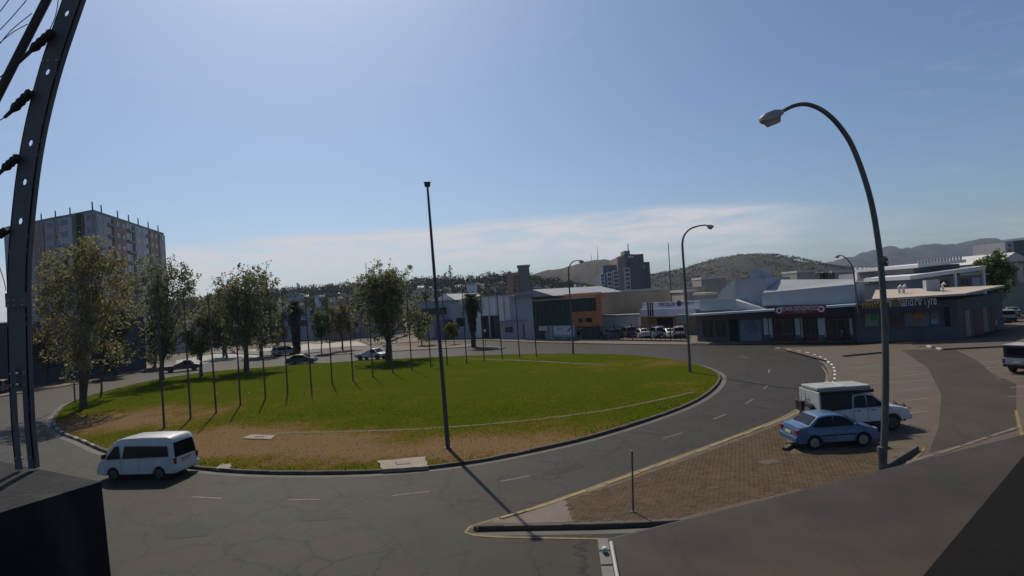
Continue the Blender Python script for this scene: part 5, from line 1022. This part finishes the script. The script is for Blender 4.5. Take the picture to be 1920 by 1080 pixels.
# columns and buildings above the shops
F = Fac('column_block', 'white ribbed columns block above the shop roofs', AT(1604, 540, 92), AT(1638, 540, 92)); F.pbox('core', wallm('col_core', (.22, .22, .22)), (1605, 512, 1637, 560), .3, 5, zmin=0)
for x in (1607, 1615.5, 1624, 1631): F.pbox('column', w_white, (x, 501, x + 5, 548), -.2, .25, zmin=0)
F = simple('upper_terrace_building', 'blue grey upper building with slanted roof edges behind the tyre shop', (1706, 622), (1855, 612), 520, 18, wallm('upper_blue', (.16, .175, .20)), m_roofg)
a0, b0 = F.uz(1706, 517, -1.5), F.uz(1848, 498, -1.5); MB().prism_y([(a0[0], a0[1] - .5), (b0[0], b0[1] - .5), b0, a0], -1.5, 8).build('roof_slope', wallm('upper_roof', (.40, .41, .42)), F.root)
F.pbox('upper_storey', wallm('upper_dark', (.09, .085, .09)), (1712, 497, 1800, 520), 2, 14); a0, b0 = F.uz(1716, 498, 1), F.uz(1806, 488, 1); MB().prism_y([(a0[0], a0[1] - .3), (b0[0], b0[1] - .3), (b0[0], b0[1] + .1), (a0[0], a0[1] + .1)], .5, 14).build('upper_roof', wallm('upper_roof', ()), F.root)
for k in range(14): x = 1722 + k * 6; p = F.uz(x, 492 - k * .6, 1.2); box('railing_post', M('rail_white', (.4, .4, .4), .6), p[0], p[0] + .25, 1.2, 1.35, p[1] - .5, p[1] + .35, F.root)
F.pbox('rail_panel', M('rail_panel', (.3, .31, .32), .6), (1722, 489, 1801, 495), 1.6, 1.7)
for x in (1792, 1846): F.pbox('white_column', w_white, (x, 506, x + 3, 570), -1.2, -.9)
F.pbox('pale_bay', wallm('bay_pale', (.3, .3, .31)), (1824, 520, 1838, 560), -.4, -.004)
for px in ((1735, 528, 1750, 540), (1760, 526, 1778, 538), (1800, 522, 1815, 536)): F.win(px, frame=m_frame)
F = simple('green_roof_hall', 'hall with pale green roof behind the tall street lamp', (1612, 620), (1712, 616), 532, 20, wallm('hall_wall', (.3, .3, .28)), m_roofgn)
a0, b0, c0, d0 = F.uz(1625, 532, 1), F.uz(1712, 528, 1), F.uz(1712, 500, 16), F.uz(1625, 503, 16); MB().add([(a0[0], 1, a0[1]), (b0[0], 1, b0[1]), (c0[0], 16, c0[1]), (d0[0], 16, d0[1])], [(0, 1, 2, 3)]).build('green_roof', m_roofgn, F.root).modifiers.new('s', 'SOLIDIFY').thickness = .15
F = simple('corner_house', 'small gabled house at the right picture edge', (1880, 590), (1935, 585), 490, 10, wallm('corner_green', (.14, .17, .13)), m_roofw, gable=1.5); F.win((1908, 496, 1918, 530), M('poster_pale', (.4, .42, .38), .6))
F = Fac('concrete_block', 'grey concrete block high on the right behind the house', AT(1888, 500, 170), AT(1935, 500, 170)); F.pbox('wall', wallm('conc', (.24, .24, .25)), (1888, 453, 1903, 560), 0, 12, zmin=0); F.pbox('wall', wallm('conc_d', (.08, .085, .09)), (1903.4, 450, 1940, 560), 1, 12, zmin=0)
for y in (458, 467, 476): F.win((1890, y, 1896, y + 4)); F.win((1912, y - 1, 1920, y + 3), v=1)
# small roofs and plant behind the shops
for i, (x0, y0, x1, y1, Y, m, lab) in enumerate([(1283, 545, 1302, 558, 105, m_roofw, 'white rooftop box behind the striped showroom'), (1303, 551, 1342, 560, 104, wallm('cream_wall', (.4, .36, .27)), 'cream wall with pipes behind the striped showroom'), (1316, 520, 1362, 532, 160, m_roofw, 'long white roof on the slope below the round hill'), (1495, 508, 1530, 520, 150, m_roofw, 'white roof behind the shop row'), (1560, 508, 1605, 516, 150, m_roofw, 'pale long roof right of the rooftop plant')]):
    F = Fac('rooftop_box', lab, AT(x0, y1, Y), AT(x1, y1, Y)); F.pbox('wall', wallm('mid_wall', (.22, .21, .19)), (x0, y0 + 2.5, x1, y1 + 30), 0, 8, zmin=0); u0, u1, z0, z1 = F.rect(x0, y0, x1, y0 + 2.5); box('roof', m, u0 - .3, u1 + .3, -.3, 8.3, z0 + .01, z1 + .2, F.root)
F = Fac('rooftop_plant', 'cluster of dark ventilation units on the roof behind the shops', AT(1535, 525, 120), AT(1570, 525, 120), 'roof plant'); F.pbox('plinth', w_grey, (1534, 524, 1572, 560), 0, 5, zmin=0)
for k, x in enumerate((1537, 1543, 1549, 1555, 1561)): F.pbox('vent_unit', m_dark, (x, 511 + 2 * (k % 2), x + 4, 524.5), .5 + k % 2, 2.5); 
F.pbox('vent_cap', m_roofg, (1543, 509, 1556, 511.5), .3, 2.8)

# ================================================================== trees
m_bark = M('bark_brown', (.07, .052, .04), .9, .35, 4, bump=.5, bscale=18); m_barkp = M('bark_pale', (.22, .19, .15), .9, .3, 4, bump=.3)
def leaf_quads(C, n_per, spread, size, droop=.3):
    """C (k,3) clump centres -> (k*n_per,4,3) leaf quads"""
    k = len(C); n = k * n_per; c = np.repeat(C, n_per, 0) + np.random.normal(0, 1, (n, 3)) * np.repeat(np.asarray(spread).reshape(-1, 3) if np.ndim(spread) > 1 else np.tile(spread, (k, 1)), n_per, 0)
    a = np.random.normal(0, 1, (n, 3)); a[:, 2] -= droop; a /= np.linalg.norm(a, axis=1)[:, None]
    b = np.cross(a, np.random.normal(0, 1, (n, 3))); b /= np.linalg.norm(b, axis=1)[:, None] + 1e-9
    s = size * np.random.uniform(.6, 1.35, (n, 1)); a = a * s; b = b * s * .62
    return np.stack([c - a * .5, c + b * .5 - a * .05, c + a * .6, c - b * .5 - a * .05], 1)
def tree(label, base, top, x0, x1, ybot, leaf, lobes=9, dens=1.0, bark=None, name='leafy_tree', z0=0.0, trunk_r=.22, fork=.25, lsize=.26, seed=1, lean=0, cat='tree', stems=1, group=None, limbs=None):
    rs = random.Random(seed); np.random.seed(seed)
    B = G(*base, z0); Y = B.y; root = empty(name, B); tag(root, label, cat, group); bk = bark or m_bark
    ymid = (top + ybot) / 2; xl = AT(x0, ymid, Y).x - B.x; xr = AT(x1, ymid, Y).x - B.x; zt = AT((x0 + x1) / 2, top, Y).z - z0; zb = AT((x0 + x1) / 2, ybot, Y).z - z0
    cx, rx, cz, rz = (xl + xr) / 2, (xr - xl) / 2, (zt + zb) / 2, (zt - zb) / 2; ry = rx * .85
    tips = []; tr = MB(); forkz = max(zb * .9, zt * fork) if zb > .3 else zt * fork
    forkp = Vector((cx * .25 + lean, 0, min(forkz, zb + .25 * rz)))
    for st in range(stems):
        o = Vector((rs.uniform(-.3, .3), rs.uniform(-.3, .3), 0)) if stems > 1 else Vector((0, 0, 0)); f = forkp + (Vector((rs.uniform(-.9, .9), rs.uniform(-.6, .6), rs.uniform(-.5, .5))) if stems > 1 else Vector())
        tr.tube(spline([o - Vector((0, 0, .2)), o.lerp(f, .45) + Vector((rs.gauss(0, .06), rs.gauss(0, .06), 0)), f], 4), [trunk_r * 1.25 - trunk_r * .45 * i / 8 for i in range(9)], 9)
    # upright limbs to lobes spread through the crown; the crown top is ragged
    L_ = []
    for i in range(lobes):
        t = rs.random() * 2 * math.pi; q = math.sqrt(rs.random()); h = rs.uniform(-.75, .95)
        if i < lobes * .45: h = rs.uniform(.35, .97)
        k = math.sqrt(max(.05, 1 - h * h * .8)); L_.append(Vector((cx + rx * q * k * math.cos(t) * .92, ry * q * k * math.sin(t), cz + rz * h * .92)))
    limb = MB()
    for p in L_:
        f = forkp + Vector((rs.uniform(-.2, .2), rs.uniform(-.2, .2), rs.uniform(-.3, .3))); m1 = f.lerp(p, .45) + Vector((0, 0, abs(p.z - f.z) * .12)); pts = spline([f, m1, p], 4); limb.tube(pts, [trunk_r * .42 * (1 - .8 * i / (len(pts) - 1)) for i in range(len(pts))], 6)
        for _ in range(3):
            a = pts[rs.randint(3, len(pts) - 1)]; b = a + Vector((rs.gauss(0, .28 * rx), rs.gauss(0, .28 * rx), rs.uniform(.0, .3 * rz))); e = Vector(((b.x - cx) / rx, b.y / ry, (b.z - cz) / rz)); b = b if e.length < .98 else Vector((cx + rx * e.x / e.length * .95, ry * e.y / e.length * .95, cz + rz * e.z / e.length * .95)); limb.tube([a, b], [trunk_r * .12, trunk_r * .04], 5); tips.append(b)
        tips.append(p)
    tr.build('trunk', bk, root, smooth=60); limb.build('branch', limbs or bk, root, smooth=60)
    C = []; S = []
    lr = (rx * rx * rz) ** (1 / 3)
    for p in tips + L_:
        for _ in range(int(7 * dens)):
            c = p + Vector((max(-2, min(2, rs.gauss(0, 1))) * .12 * lr, max(-2, min(2, rs.gauss(0, 1))) * .12 * lr, max(-2, min(2, rs.gauss(0, 1))) * .18 * lr)); C.append(c); w = rs.uniform(.09, .19) * min(lr, 3.2) * .42; S.append((w, w, w * rs.uniform(1, 1.9)))
    V = leaf_quads(np.array([tuple(c) for c in C]), int(16 * dens), np.array(S), lsize); quads('crown', V, leaf, root); return root
lf_a = leafmat('leaf_ash', (.15, .168, .075), .52); lf_y = leafmat('leaf_yellowing', (.19, .18, .085), .55); lf_d = leafmat('leaf_dark', (.065, .078, .04), .4); lf_g = leafmat('leaf_fresh', (.10, .14, .045), .48); lf_r = leafmat('leaf_bronze', (.13, .085, .05), .4); lf_yg = leafmat('leaf_lime', (.15, .17, .02), .45)
tree('big spreading tree with yellowing leaves at the left end of the lawn', (157, 766), 468, 62, 250, 722, lf_y, 26, .95, m_bark, trunk_r=.2, stems=3, limbs=m_barkp, lsize=.24, seed=3, z0=.14)
tree('tall loose tree second from the left along the lawn kerb', (304, 713), 493, 238, 378, 700, lf_a, 20, .95, trunk_r=.28, lsize=.28, seed=5, z0=.14)
tree('young tree with thin trunk between the spreading trees', (188, 745), 560, 165, 222, 728, lf_y, 7, .8, trunk_r=.1, lsize=.24, seed=8, z0=.14)
tree('small round tree with forked trunk beside the lawn kerb', (378, 706), 598, 345, 408, 682, lf_a, 9, 1.0, trunk_r=.2, lsize=.28, seed=11, z0=.14)
tree('tall ragged tree with upright branches left of the dark palm', (462, 695), 506, 394, 532, 665, lf_a, 20, 1.1, trunk_r=.32, lsize=.3, seed=13, z0=.14)
tree('bronze leaved tree behind the tall ragged tree', (420, 668), 545, 385, 460, 650, lf_r, 9, 1.0, trunk_r=.22, lsize=.36, seed=17)
tree('dark dense tree by the side street hiding the shed', (490, 668), 565, 440, 535, 664, lf_d, 14, 1.2, trunk_r=.25, lsize=.36, seed=19)
tree('dark bushy tree in front of the pale roofed house', (425, 672), 600, 385, 450, 668, lf_d, 9, 1.1, trunk_r=.2, lsize=.34, seed=23)
tree('small green tree left of the pair on the traffic island', (603, 662), 583, 583, 628, 640, lf_g, 7, 1.0, trunk_r=.1, lsize=.32, seed=29, z0=.12)
tree('small brownish tree right of the pair on the traffic island', (642, 656), 570, 614, 670, 640, lf_y, 8, 1.0, trunk_r=.16, lsize=.32, seed=31, z0=.12)
tree('dark tree behind the pair of small trees', (612, 640), 572, 582, 640, 622, lf_d, 6, 1.0, trunk_r=.15, lsize=.4, seed=33)
tree('largest dense green tree at the far kerb of the lawn', (728, 676), 502, 662, 802, 658, lf_a, 26, 1.1, trunk_r=.36, lsize=.3, seed=37, z0=.14)
tree('small tree just right of the largest tree', (791, 648), 590, 770, 815, 636, lf_a, 7, 1.0, trunk_r=.12, lsize=.32, seed=41)
tree('low lime green bush tree beside the palm', (851, 645), 609, 832, 868, 632, lf_yg, 6, .9, trunk_r=.07, lsize=.26, seed=43, z0=.1)
tree('leafy tree beside the yard at the right picture edge', (1862, 596), 480, 1830, 1898, 575, lf_g, 14, 1.1, trunk_r=.25, lsize=.34, seed=47)
tree('round dark tree between the rooftops right of the shop columns', (1660, 560), 478, 1648, 1668, 505, lf_d, 5, .8, trunk_r=.15, lsize=.5, seed=53)
tree('small bronze tree among the roofs behind the shops', (1520, 560), 503, 1507, 1536, 527, lf_y, 5, .8, trunk_r=.15, lsize=.5, seed=59)
tree('dark shrub mass at the foot of the warehouse by the mast', (90, 722), 600, 60, 130, 715, lf_r, 8, .9, trunk_r=.15, lsize=.28, seed=61)
tree('dark green tree against the warehouse behind the big tree', (215, 705), 585, 175, 250, 700, lf_d, 10, 1.1, trunk_r=.2, lsize=.34, seed=67)
tree('dark tree at the corner of the warehouse', (290, 690), 590, 262, 330, 684, lf_d, 9, 1.1, trunk_r=.2, lsize=.36, seed=71)
tree('dark tree in front of the long shed', (520, 655), 580, 495, 548, 648, lf_d, 8, 1.1, trunk_r=.2, lsize=.38, seed=73)
# palms
def palm(label, base, top, x0, x1, skirt_y, z0, seed, leaf):
    rs = random.Random(seed); np.random.seed(seed); B = G(*base, z0); Y = B.y; root = empty('palm_tree', B); tag(root, label, 'palm')
    zt = AT(base[0], top, Y).z - z0; zs = AT(base[0], skirt_y, Y).z - z0; rx = (AT(x1, top, Y).x - AT(x0, top, Y).x) / 2; lean = AT(base[0] - 5, top, Y).x - B.x
    hub = Vector((lean * .6, 0, zt - rx * .85)); tp = spline([Vector((0, 0, -.2)), Vector((lean * .2, 0, zt * .4)), hub], 8); MB().tube(tp, [.42 - .1 * i / (len(tp) - 1) for i in range(len(tp))], 12).build('trunk', M('palm_bark', (.06, .048, .038), .95, .4, 6, bump=.6, bscale=14), root, smooth=60)
    V = []
    def frond(elev, az_, ln, w, vs):
        d = Vector((math.cos(az_) * math.cos(elev), math.sin(az_) * math.cos(elev), math.sin(elev))); pts = [hub + d * ln * t + Vector((0, 0, -ln * .45 * t * t)) for t in [i / 7 for i in range(8)]]
        side = Vector((-math.sin(az_), math.cos(az_), 0))
        for a, b, t in zip(pts, pts[1:], range(7)):
            for s in (-1, 1):
                for j in range(2):
                    q = a.lerp(b, j / 2); l = w * math.sin(math.pi * min(.95, (t + j / 2 + 1) / 8)) * rs.uniform(.8, 1.1); e = q + side * s * l + (b - a).normalized() * l * .6 - Vector((0, 0, l * .35)); h = (b - a) * .22
                    vs.append([q, q + h, e + h * .3, e])
    for i in range(95): frond(rs.uniform(-.7, 1.4), rs.random() * 6.28, rx * rs.uniform(.95, 1.15), rx * .36, V)
    quads('crown', np.array([[tuple(p) for p in q] for q in V]), leaf, root); V = []
    n = 260
    for i in range(n):
        z = zs + (hub.z - zs) * rs.random(); az_ = rs.random() * 6.28; r = .35 + .5 * rx * .55 * ((z - zs) / (hub.z - zs)) * rs.random() + .12; p = Vector((lean * .3 + r * math.cos(az_), r * math.sin(az_), z)); t = Vector((-math.sin(az_), math.cos(az_), 0)) * .12; e = Vector((math.cos(az_) * .15, math.sin(az_) * .15, -rs.uniform(.7, 1.3))); V.append([p - t, p + t, p + t * .5 + e, p - t * .5 + e])
    quads('dead_frond_skirt', np.array([[tuple(p) for p in q] for q in V]), leafmat('dead_frond', (.045, .035, .026), .2), root)
palm('palm with thick dark skirt beside the factory gate', (888, 650), 541, 856, 908, 612, .12, 3, leafmat('palm_leaf', (.04, .06, .018), .3))
palm('dark skirted palm standing by the side street', (557, 672), 556, 532, 580, 655, .12, 5, leafmat('palm_dark', (.022, .03, .013), .25))

# ================================================================== hills
m_hill = M('hill_scrub', (.022, .019, .015), .95, .35, .02, stain=.5, sscale=.012, scol=(.014, .015, .011), detail=10)
m_mtn = M('mountain_rock', (.02, .018, .018), .95, .3, .004, stain=.4, sscale=.003, scol=(.07, .065, .05), detail=10)
def hill(name, sky_pts, D, depth, mat, seed, amp=.06, nx=320, ny=40, dip=0.0, rough=0.0):
    rnd = np.random.RandomState(seed); P = [AT(x, y, D) for x, y in sky_pts]; xs = np.array([p.x for p in P]); zs = np.array([p.z for p in P])
    X = np.linspace(xs[0], xs[-1], nx); H = np.interp(X, xs, zs)
    k = np.ones(5) / 5; H = np.convolve(np.pad(H, 2, mode='edge'), k, 'valid'); H = H + rough * H.max() * sum(rnd.uniform(.3, 1) * np.sin(X * 6.28 * f / (X[-1] - X[0]) + rnd.rand() * 6.28) / f ** .7 for f in (17, 29, 41, 63, 88, 120))
    ph = rnd.rand(60, 3) * 6.28; fr = rnd.uniform(.5, 14, 60); an = rnd.uniform(-1, 1, 60)
    T = np.linspace(-1, 1, ny); vs = []
    sc = max(zs.max(), 1) ; wd = xs[-1] - xs[0]
    for t in T:
        prof = math.cos(t * math.pi / 2) ** 1.15 if t < 0 else math.cos(t * math.pi / 2) ** .8
        nse = sum(np.sin(f * 6.28 * (X - xs[0]) / wd * 3 + f * an[i] * t * 5 + ph[i, 0]) / f for i, f in enumerate(fr)) * amp * .35
        z = H * prof * (1 + nse * (1 - .85 * max(0, 1 - abs(t) * 3))) - 2
        vs += [(x, D + t * depth, zz) for x, zz in zip(X, z)]
    fs = [(j * nx + i, j * nx + i + 1, (j + 1) * nx + i + 1, (j + 1) * nx + i) for j in range(ny - 1) for i in range(nx - 1)]
    me = bpy.data.meshes.new(name); me.from_pydata(vs, [], fs); me.update(); me.polygons.foreach_set('use_smooth', [True] * len(me.polygons)); o = link(name, me, mat); o['kind'] = 'structure'; return X, H
hill('mountain', [(1430, 520), (1500, 503), (1545, 495), (1580, 486), (1620, 476), (1640, 468), (1665, 462), (1690, 466), (1710, 468), (1735, 459), (1755, 457), (1775, 461), (1800, 459), (1825, 453), (1850, 447), (1865, 452), (1890, 452), (1930, 446), (2000, 440), (2080, 455)], 2600, 240, m_mtn, 5, .05, rough=.42)
hill('mountain', [(1250, 540), (1400, 530), (1600, 500), (1700, 492), (1800, 488), (1950, 470), (2100, 480)], 1750, 170, m_mtn, 8, .05, rough=.42)
hill('round_hill', [(1090, 549), (1150, 535), (1210, 515), (1250, 508), (1290, 499), (1330, 486), (1370, 478), (1410, 475.5), (1440, 478), (1470, 487), (1500, 496), (1540, 500), (1600, 505), (1700, 505), (1800, 500)], 700, 200, m_hill, 11, .06)
X1, H1 = hill('antenna_hill', [(880, 548), (930, 532), (970, 519), (1010, 510), (1050, 500), (1090, 489), (1115, 485), (1135, 484.5), (1155, 494), (1200, 512), (1260, 530), (1330, 540)], 760, 170, m_hill, 14, .06)
X2, H2 = hill('wooded_ridge', [(200, 598), (330, 580), (420, 568), (520, 556), (600, 550), (680, 543), (760, 536), (840, 533), (900, 530), (950, 524), (1000, 530), (1080, 545), (1200, 560)], 480, 190, m_hill, 17, .05)
# antenna masts on the hill
for lab, x, y0, y1, r in (('taller lattice antenna on the far hill', 1120, 485, 462, 1.1), ('shorter antenna on the far hill left of the taller one', 1108.5, 488, 474, .8)):
    a, b = AT(x + 1, y0 + 6, 760), AT(x, y1, 760); r *= .42; r_ = empty('antenna_mast', a); tag(r_, lab, 'antenna'); MB().tube([(0, 0, 0), (b - a) * .5, b - a], [r * 1.2, r * .6, r * .25], 5).build('lattice_shaft', m_pole, r_); 
    for k in (.35, .6): MB().box(-r, r, -r, r, -.8, .8).build('platform', m_pole, r_).location = (b - a) * k
# trees and houses on the wooded ridge: far wood, one mass
def wood(name, label, X, H, D, depth, n, lo, hi, leaf, seed, t0=-.75, t1=.05, xr=None):
    rs = random.Random(seed); np.random.seed(seed); C = []; S = []
    for i in range(n):
        x = rs.uniform(*(xr or (X[0], X[-1]))); t = rs.uniform(t0, t1) if i % 4 else rs.uniform(-.12, .02); z = float(np.interp(x, X, H)) * (math.cos(t * math.pi / 2) ** 1.15) - 2; h = rs.uniform(lo, hi)
        for _ in range(9): C.append((x + rs.gauss(0, h * .28), D + t * depth + rs.gauss(0, h * .28), z + h * rs.uniform(.3, 1))); S.append((h * .11, h * .11, h * .1))
    o = quads(name, leaf_quads(np.array(C), 12, np.array(S), 1.1), leaf); tag(o, label, 'trees', kind='stuff')
lf_far = leafmat('leaf_far', (.022, .026, .013), .25)
wood('ridge_wood', 'dark far-off trees covering the ridge above the rooftops', X2, H2, 480, 190, 1100, 4, 8.5, lf_far, 3)
for i, (x, y, h) in enumerate([(836, 527, 16), (846, 521, 20), (560, 545, 15)]):
    p = AT(x, y + 12, 470); h *= .75; r_ = empty('ridge_tree', p); tag(r_, ['shorter pointed tree on the ridge skyline', 'taller pointed tree on the ridge skyline', 'palm-like tree alone on the left ridge skyline'][i], 'tree'); MB().tube([(0, 0, -6), (0, 0, h * .6)], [.4, .2], 6).build('trunk', m_bark, r_)
    quads('crown', leaf_quads(np.array([(random.gauss(0, .5), random.gauss(0, .5), h * (.2 + .8 * k / 14)) for k in range(14)]), 14, np.array([(h * .08 * (1.2 - k / 14), h * .08 * (1.2 - k / 14), .7) for k in range(14)]), 1.1), lf_far, r_)
rs = random.Random(9)
for i, (x, y, w, h, wm, rm, lab) in enumerate([(595, 556, 9, 4, w_white, m_roofw, 'white house on the left part of the ridge'), (630, 560, 10, 3, w_white, m_roofw, 'long white house on the ridge above the store'), (548, 553, 26, 5, w_grey, m_roofg, 'flat grey house at the left end of the ridge'), (884, 532, 18, 3, w_white, m_roofg, 'flat long house high on the ridge'), (920, 547, 14, 6, wallm('house_red', (.2, .09, .08)), m_roofg, 'reddish house on the ridge left of the brown tower'), (941, 541, 16, 6, wallm('house_plum', (.18, .08, .09)), m_roofg, 'plum coloured house next to the brown tower'), (1006, 540, 16, 4, w_grey, m_roofw, 'grey roofed house right of the brown tower'), (1085, 535, 10, 5, w_white, m_roofg, 'white house with small turret below the antenna hill'), (1105, 537, 14, 4, w_grey, m_roofr, 'house with slanted roof below the antenna hill'), (820, 545, 10, 5, wallm('house_blue', (.15, .2, .3)), m_roofw, 'pale blue house behind the tall mast')]):
    p0, p1 = AT(x - w / 2, y + h, 360), AT(x + w / 2, y + h, 360); F = Fac('hillside_house', lab, p0, p1, 'house'); F.pbox('wall', wm, (x - w / 2, y, x + w / 2, y + h + 14), 0, 9, zmin=0); u0, u1, z0, z1 = F.rect(x - w / 2, y - 1.2, x + w / 2, y); MB().prism_y([(u0 - .4, z0), (u1 + .4, z0), (u1, z1 + .4), (u0, z1 + .4)], -.5, 9.5).build('roof', rm, F.root)
    F.win((x - w * .3, y + 1, x - w * .1, y + h - .5)); F.win((x + w * .1, y + 1, x + w * .3, y + h - .5))
# scrub and houses on the round hill and town slope
Xh = np.array([AT(1150, 540, 1500).x, AT(1700, 540, 1500).x])
def scrub():
    rs = random.Random(21); np.random.seed(21); C = []; S = []
    skyp = [(1150, 535), (1210, 515), (1250, 508), (1290, 499), (1330, 486), (1370, 478), (1410, 475.5), (1440, 478), (1470, 487), (1500, 496), (1540, 500), (1600, 505)]
    for i in range(1500):
        x = rs.uniform(1160, 1600); yt = float(np.interp(x, [p[0] for p in skyp], [p[1] for p in skyp])); X_ = AT(x, yt, 700).x; t = rs.uniform(-.8, .03); z = AT(x, yt, 700).z * math.cos(t * math.pi / 2) ** 1.15 - 2; h = rs.uniform(1.5, 3.2)
        for _ in range(3): C.append((X_ + rs.gauss(0, 2), 700 + t * 200 + rs.gauss(0, 1.2), z + h * .4)); S.append((h * .25, h * .25, h * .2))
    o = quads('hill_scrub', leaf_quads(np.array(C), 6, np.array(S), .9), lf_far); tag(o, 'dark scrub dotted over the round hill', 'scrub', kind='stuff')
scrub()

# ================================================================== person by the shops
def person(label, px, heading, h=1.75):
    B = G(*px, .0); V = [(0, 0, .95), (0, 0, 1.12), (0, 0, 1.38), (0, 0, 1.5), (0.01, 0, 1.60), (.02, 0, 1.70)]; Rr = [.13, .12, .15, .06, .085, .075]; Ed = [(0, 1), (1, 2), (2, 3), (3, 4), (4, 5)]
    def chain(start, pts):
        prev = start
        for p, r in pts: V.append(p); Rr.append(r); Ed.append((prev, len(V) - 1)); prev = len(V) - 1
        return prev
    for s in (-1, 1):
        chain(0, [((0, s * .09, .90), .095), ((.10 * s, s * .10, .50), .065), ((.16 * s if s > 0 else -.24, s * .10, .10), .045), ((.28 if s > 0 else -.10, s * .11, .05), .04)])
        w = chain(2, [((0, s * .17, 1.42), .07), ((-.06 * s, s * .23, 1.14), .045), ((.05 - .1 * s, s * .22, .92), .035), ((.07 - .1 * s, s * .22, .84), .035)])
        for k in range(4): chain(w, [((.075 - .1 * s + .018 * (k - 1.5), s * .225, .77 - .004 * k), .010), ((.08 - .1 * s + .02 * (k - 1.5), s * .215, .72 + .006 * abs(k - 1)), .008)])
        chain(w, [((.11 - .1 * s, s * .21, .80), .011), ((.12 - .1 * s, s * .2, .77), .009)])
    me = bpy.data.meshes.new('person'); me.from_pydata(V, Ed, []); o = bpy.data.objects.new('person', me); COL.objects.link(o)
    sk = o.modifiers.new('skin', 'SKIN'); sk.use_smooth_shade = True
    for v, r in zip(me.skin_vertices[0].data, Rr): v.radius = (r, r * 1.15 if r > .1 else r); v.use_root = False
    me.skin_vertices[0].data[0].use_root = True
    ss = o.modifiers.new('sub', 'SUBSURF'); ss.levels = 1; ss.render_levels = 1
    dg = bpy.context.evaluated_depsgraph_get(); bpy.context.view_layer.update(); dg.update(); m2 = bpy.data.meshes.new_from_object(o.evaluated_get(dg)); o.modifiers.clear(); o.data = m2
    m2.materials.clear()
    for m in (M('shirt_grey', (.22, .20, .19), .9, .2, 6), M('trousers_dark', (.02, .02, .022), .9), M('skin_tone', (.09, .055, .04), .6), M('shoe_dark', (.02, .02, .02), .7)): m2.materials.append(m)
    for p in m2.polygons:
        z = p.center.z; y = abs(p.center.y); p.material_index = 2 if z > 1.47 or (y > .19 and z < .98) else (0 if z > .97 else (3 if z < .09 else 1))
    o.location = (B.x, B.y, .005); o.rotation_euler = (0, 0, heading); tag(o, label, 'person')
    hm = MB().lathe_y([(.0, 0)], n=3) if False else None
    hb = MB(); 
    for k in range(6):
        a = k / 5 * 1.5; r = .098 * math.cos(a); z = 1.665 + .098 * math.sin(a)
        hb.v += [(.012 + r * math.cos(t), r * .92 * math.sin(t), z) for t in [i * 6.2832 / 12 for i in range(12)]]
    hb.f = [(k * 12 + i, k * 12 + (i + 1) % 12, (k + 1) * 12 + (i + 1) % 12, (k + 1) * 12 + i) for k in range(5) for i in range(12)]; hb.build('hair', M('hair_black', (.012, .01, .01), .8), o, smooth=60)
    box('pale_bag', M('bag_pale', (.55, .54, .5), .8), -.08, .1, -.32, -.24, .55, .95, o, .02)
person('person in grey shirt carrying a pale bag by the shops', (1580, 641), R(175))
# bollard-like post with white top, street sign and cars along the side street
p = G(1869, 622); r_ = empty('marker_post', p); tag(r_, 'short post with white top at the corner of the side street', 'post'); MB().tube([(0, 0, -.05), (0, 0, .75)], .06, 10).build('post', m_dark, r_); MB().tube([(0, 0, .75), (0, 0, 1.35)], .065, 10).build('white_top', m_puw, r_)
for i, (px, hd, sp, c, lab) in enumerate([((1886, 603), R(60), SUV, (.3, .3, .32), 'grey car parked first along the side street on the right'), ((1896, 593), R(60), SEDAN, (.2, .24, .24), 'green grey car parked second along the side street'), ((1903, 578), R(62), SEDAN, (.5, .5, .5), 'white car parked farthest up the side street'), ((1868, 606), R(55), SEDAN, (.05, .05, .06), 'dark car at the corner beside the tyre shop')]):
    g = G(*px); vehicle('parked_car', lab, (g.x, g.y, 0.0), hd, sp, paint('street_car_%d' % i, c), 'cars along the side street')
def street_sign():
    g = G(1855, 606); r_ = empty('traffic_sign', g); tag(r_, 'red round traffic sign at the corner of the tyre shop', 'sign'); MB().tube([(0, 0, -.1), (0, 0, 3.0)], .04, 8).build('post', m_dark, r_); MB().lathe_y([(.38, -.05), (.38, -.07)], (0, 0, 2.6), 20).build('disc', M('sign_red', ()), r_); MB().box(-.2, .2, -.09, -.075, 2.56, 2.64).build('bar', m_txt_w, r_)
street_sign()
for lab, x, yb, yt, tri in (('give way sign with red rim beside the palm', 911, 652, 612, True),):
    g = G(x, yb); r_ = empty('give_way_sign', g); tag(r_, lab, 'sign'); zt = AT(x, yt + 6, g.y).z; MB().tube([(0, 0, -.1), (0, 0, zt)], .04, 8).build('post', m_dark, r_); MB().prism_y([(-.45, zt + .1), (.45, zt + .1), (0, zt - .65)], -.06, -.04).build('rim_plate', M('sign_red', ()), r_); MB().prism_y([(-.26, zt), (.26, zt), (0, zt - .42)], -.07, -.0605).build('white_face', m_txt_w, r_)

# ================================================================== air
hz = MB().box(-5200, 5200, -60, 3500, -1.5, 165).build('haze', None); hz['kind'] = 'stuff'; tag(hz, 'thin pale haze in the air over the town', 'haze')
hm = bpy.data.materials.new('haze'); hm.use_nodes = True; n = hm.node_tree.nodes; n.remove(n['Principled BSDF']); pv = n.new('ShaderNodeVolumePrincipled'); pv.inputs['Color'].default_value = (.6, .78, 1, 1); pv.inputs['Density'].default_value = 0.00011; pv.inputs['Anisotropy'].default_value = .3
hm.node_tree.links.new(pv.outputs[0], n['Material Output'].inputs['Volume']); hz.data.materials.append(hm)
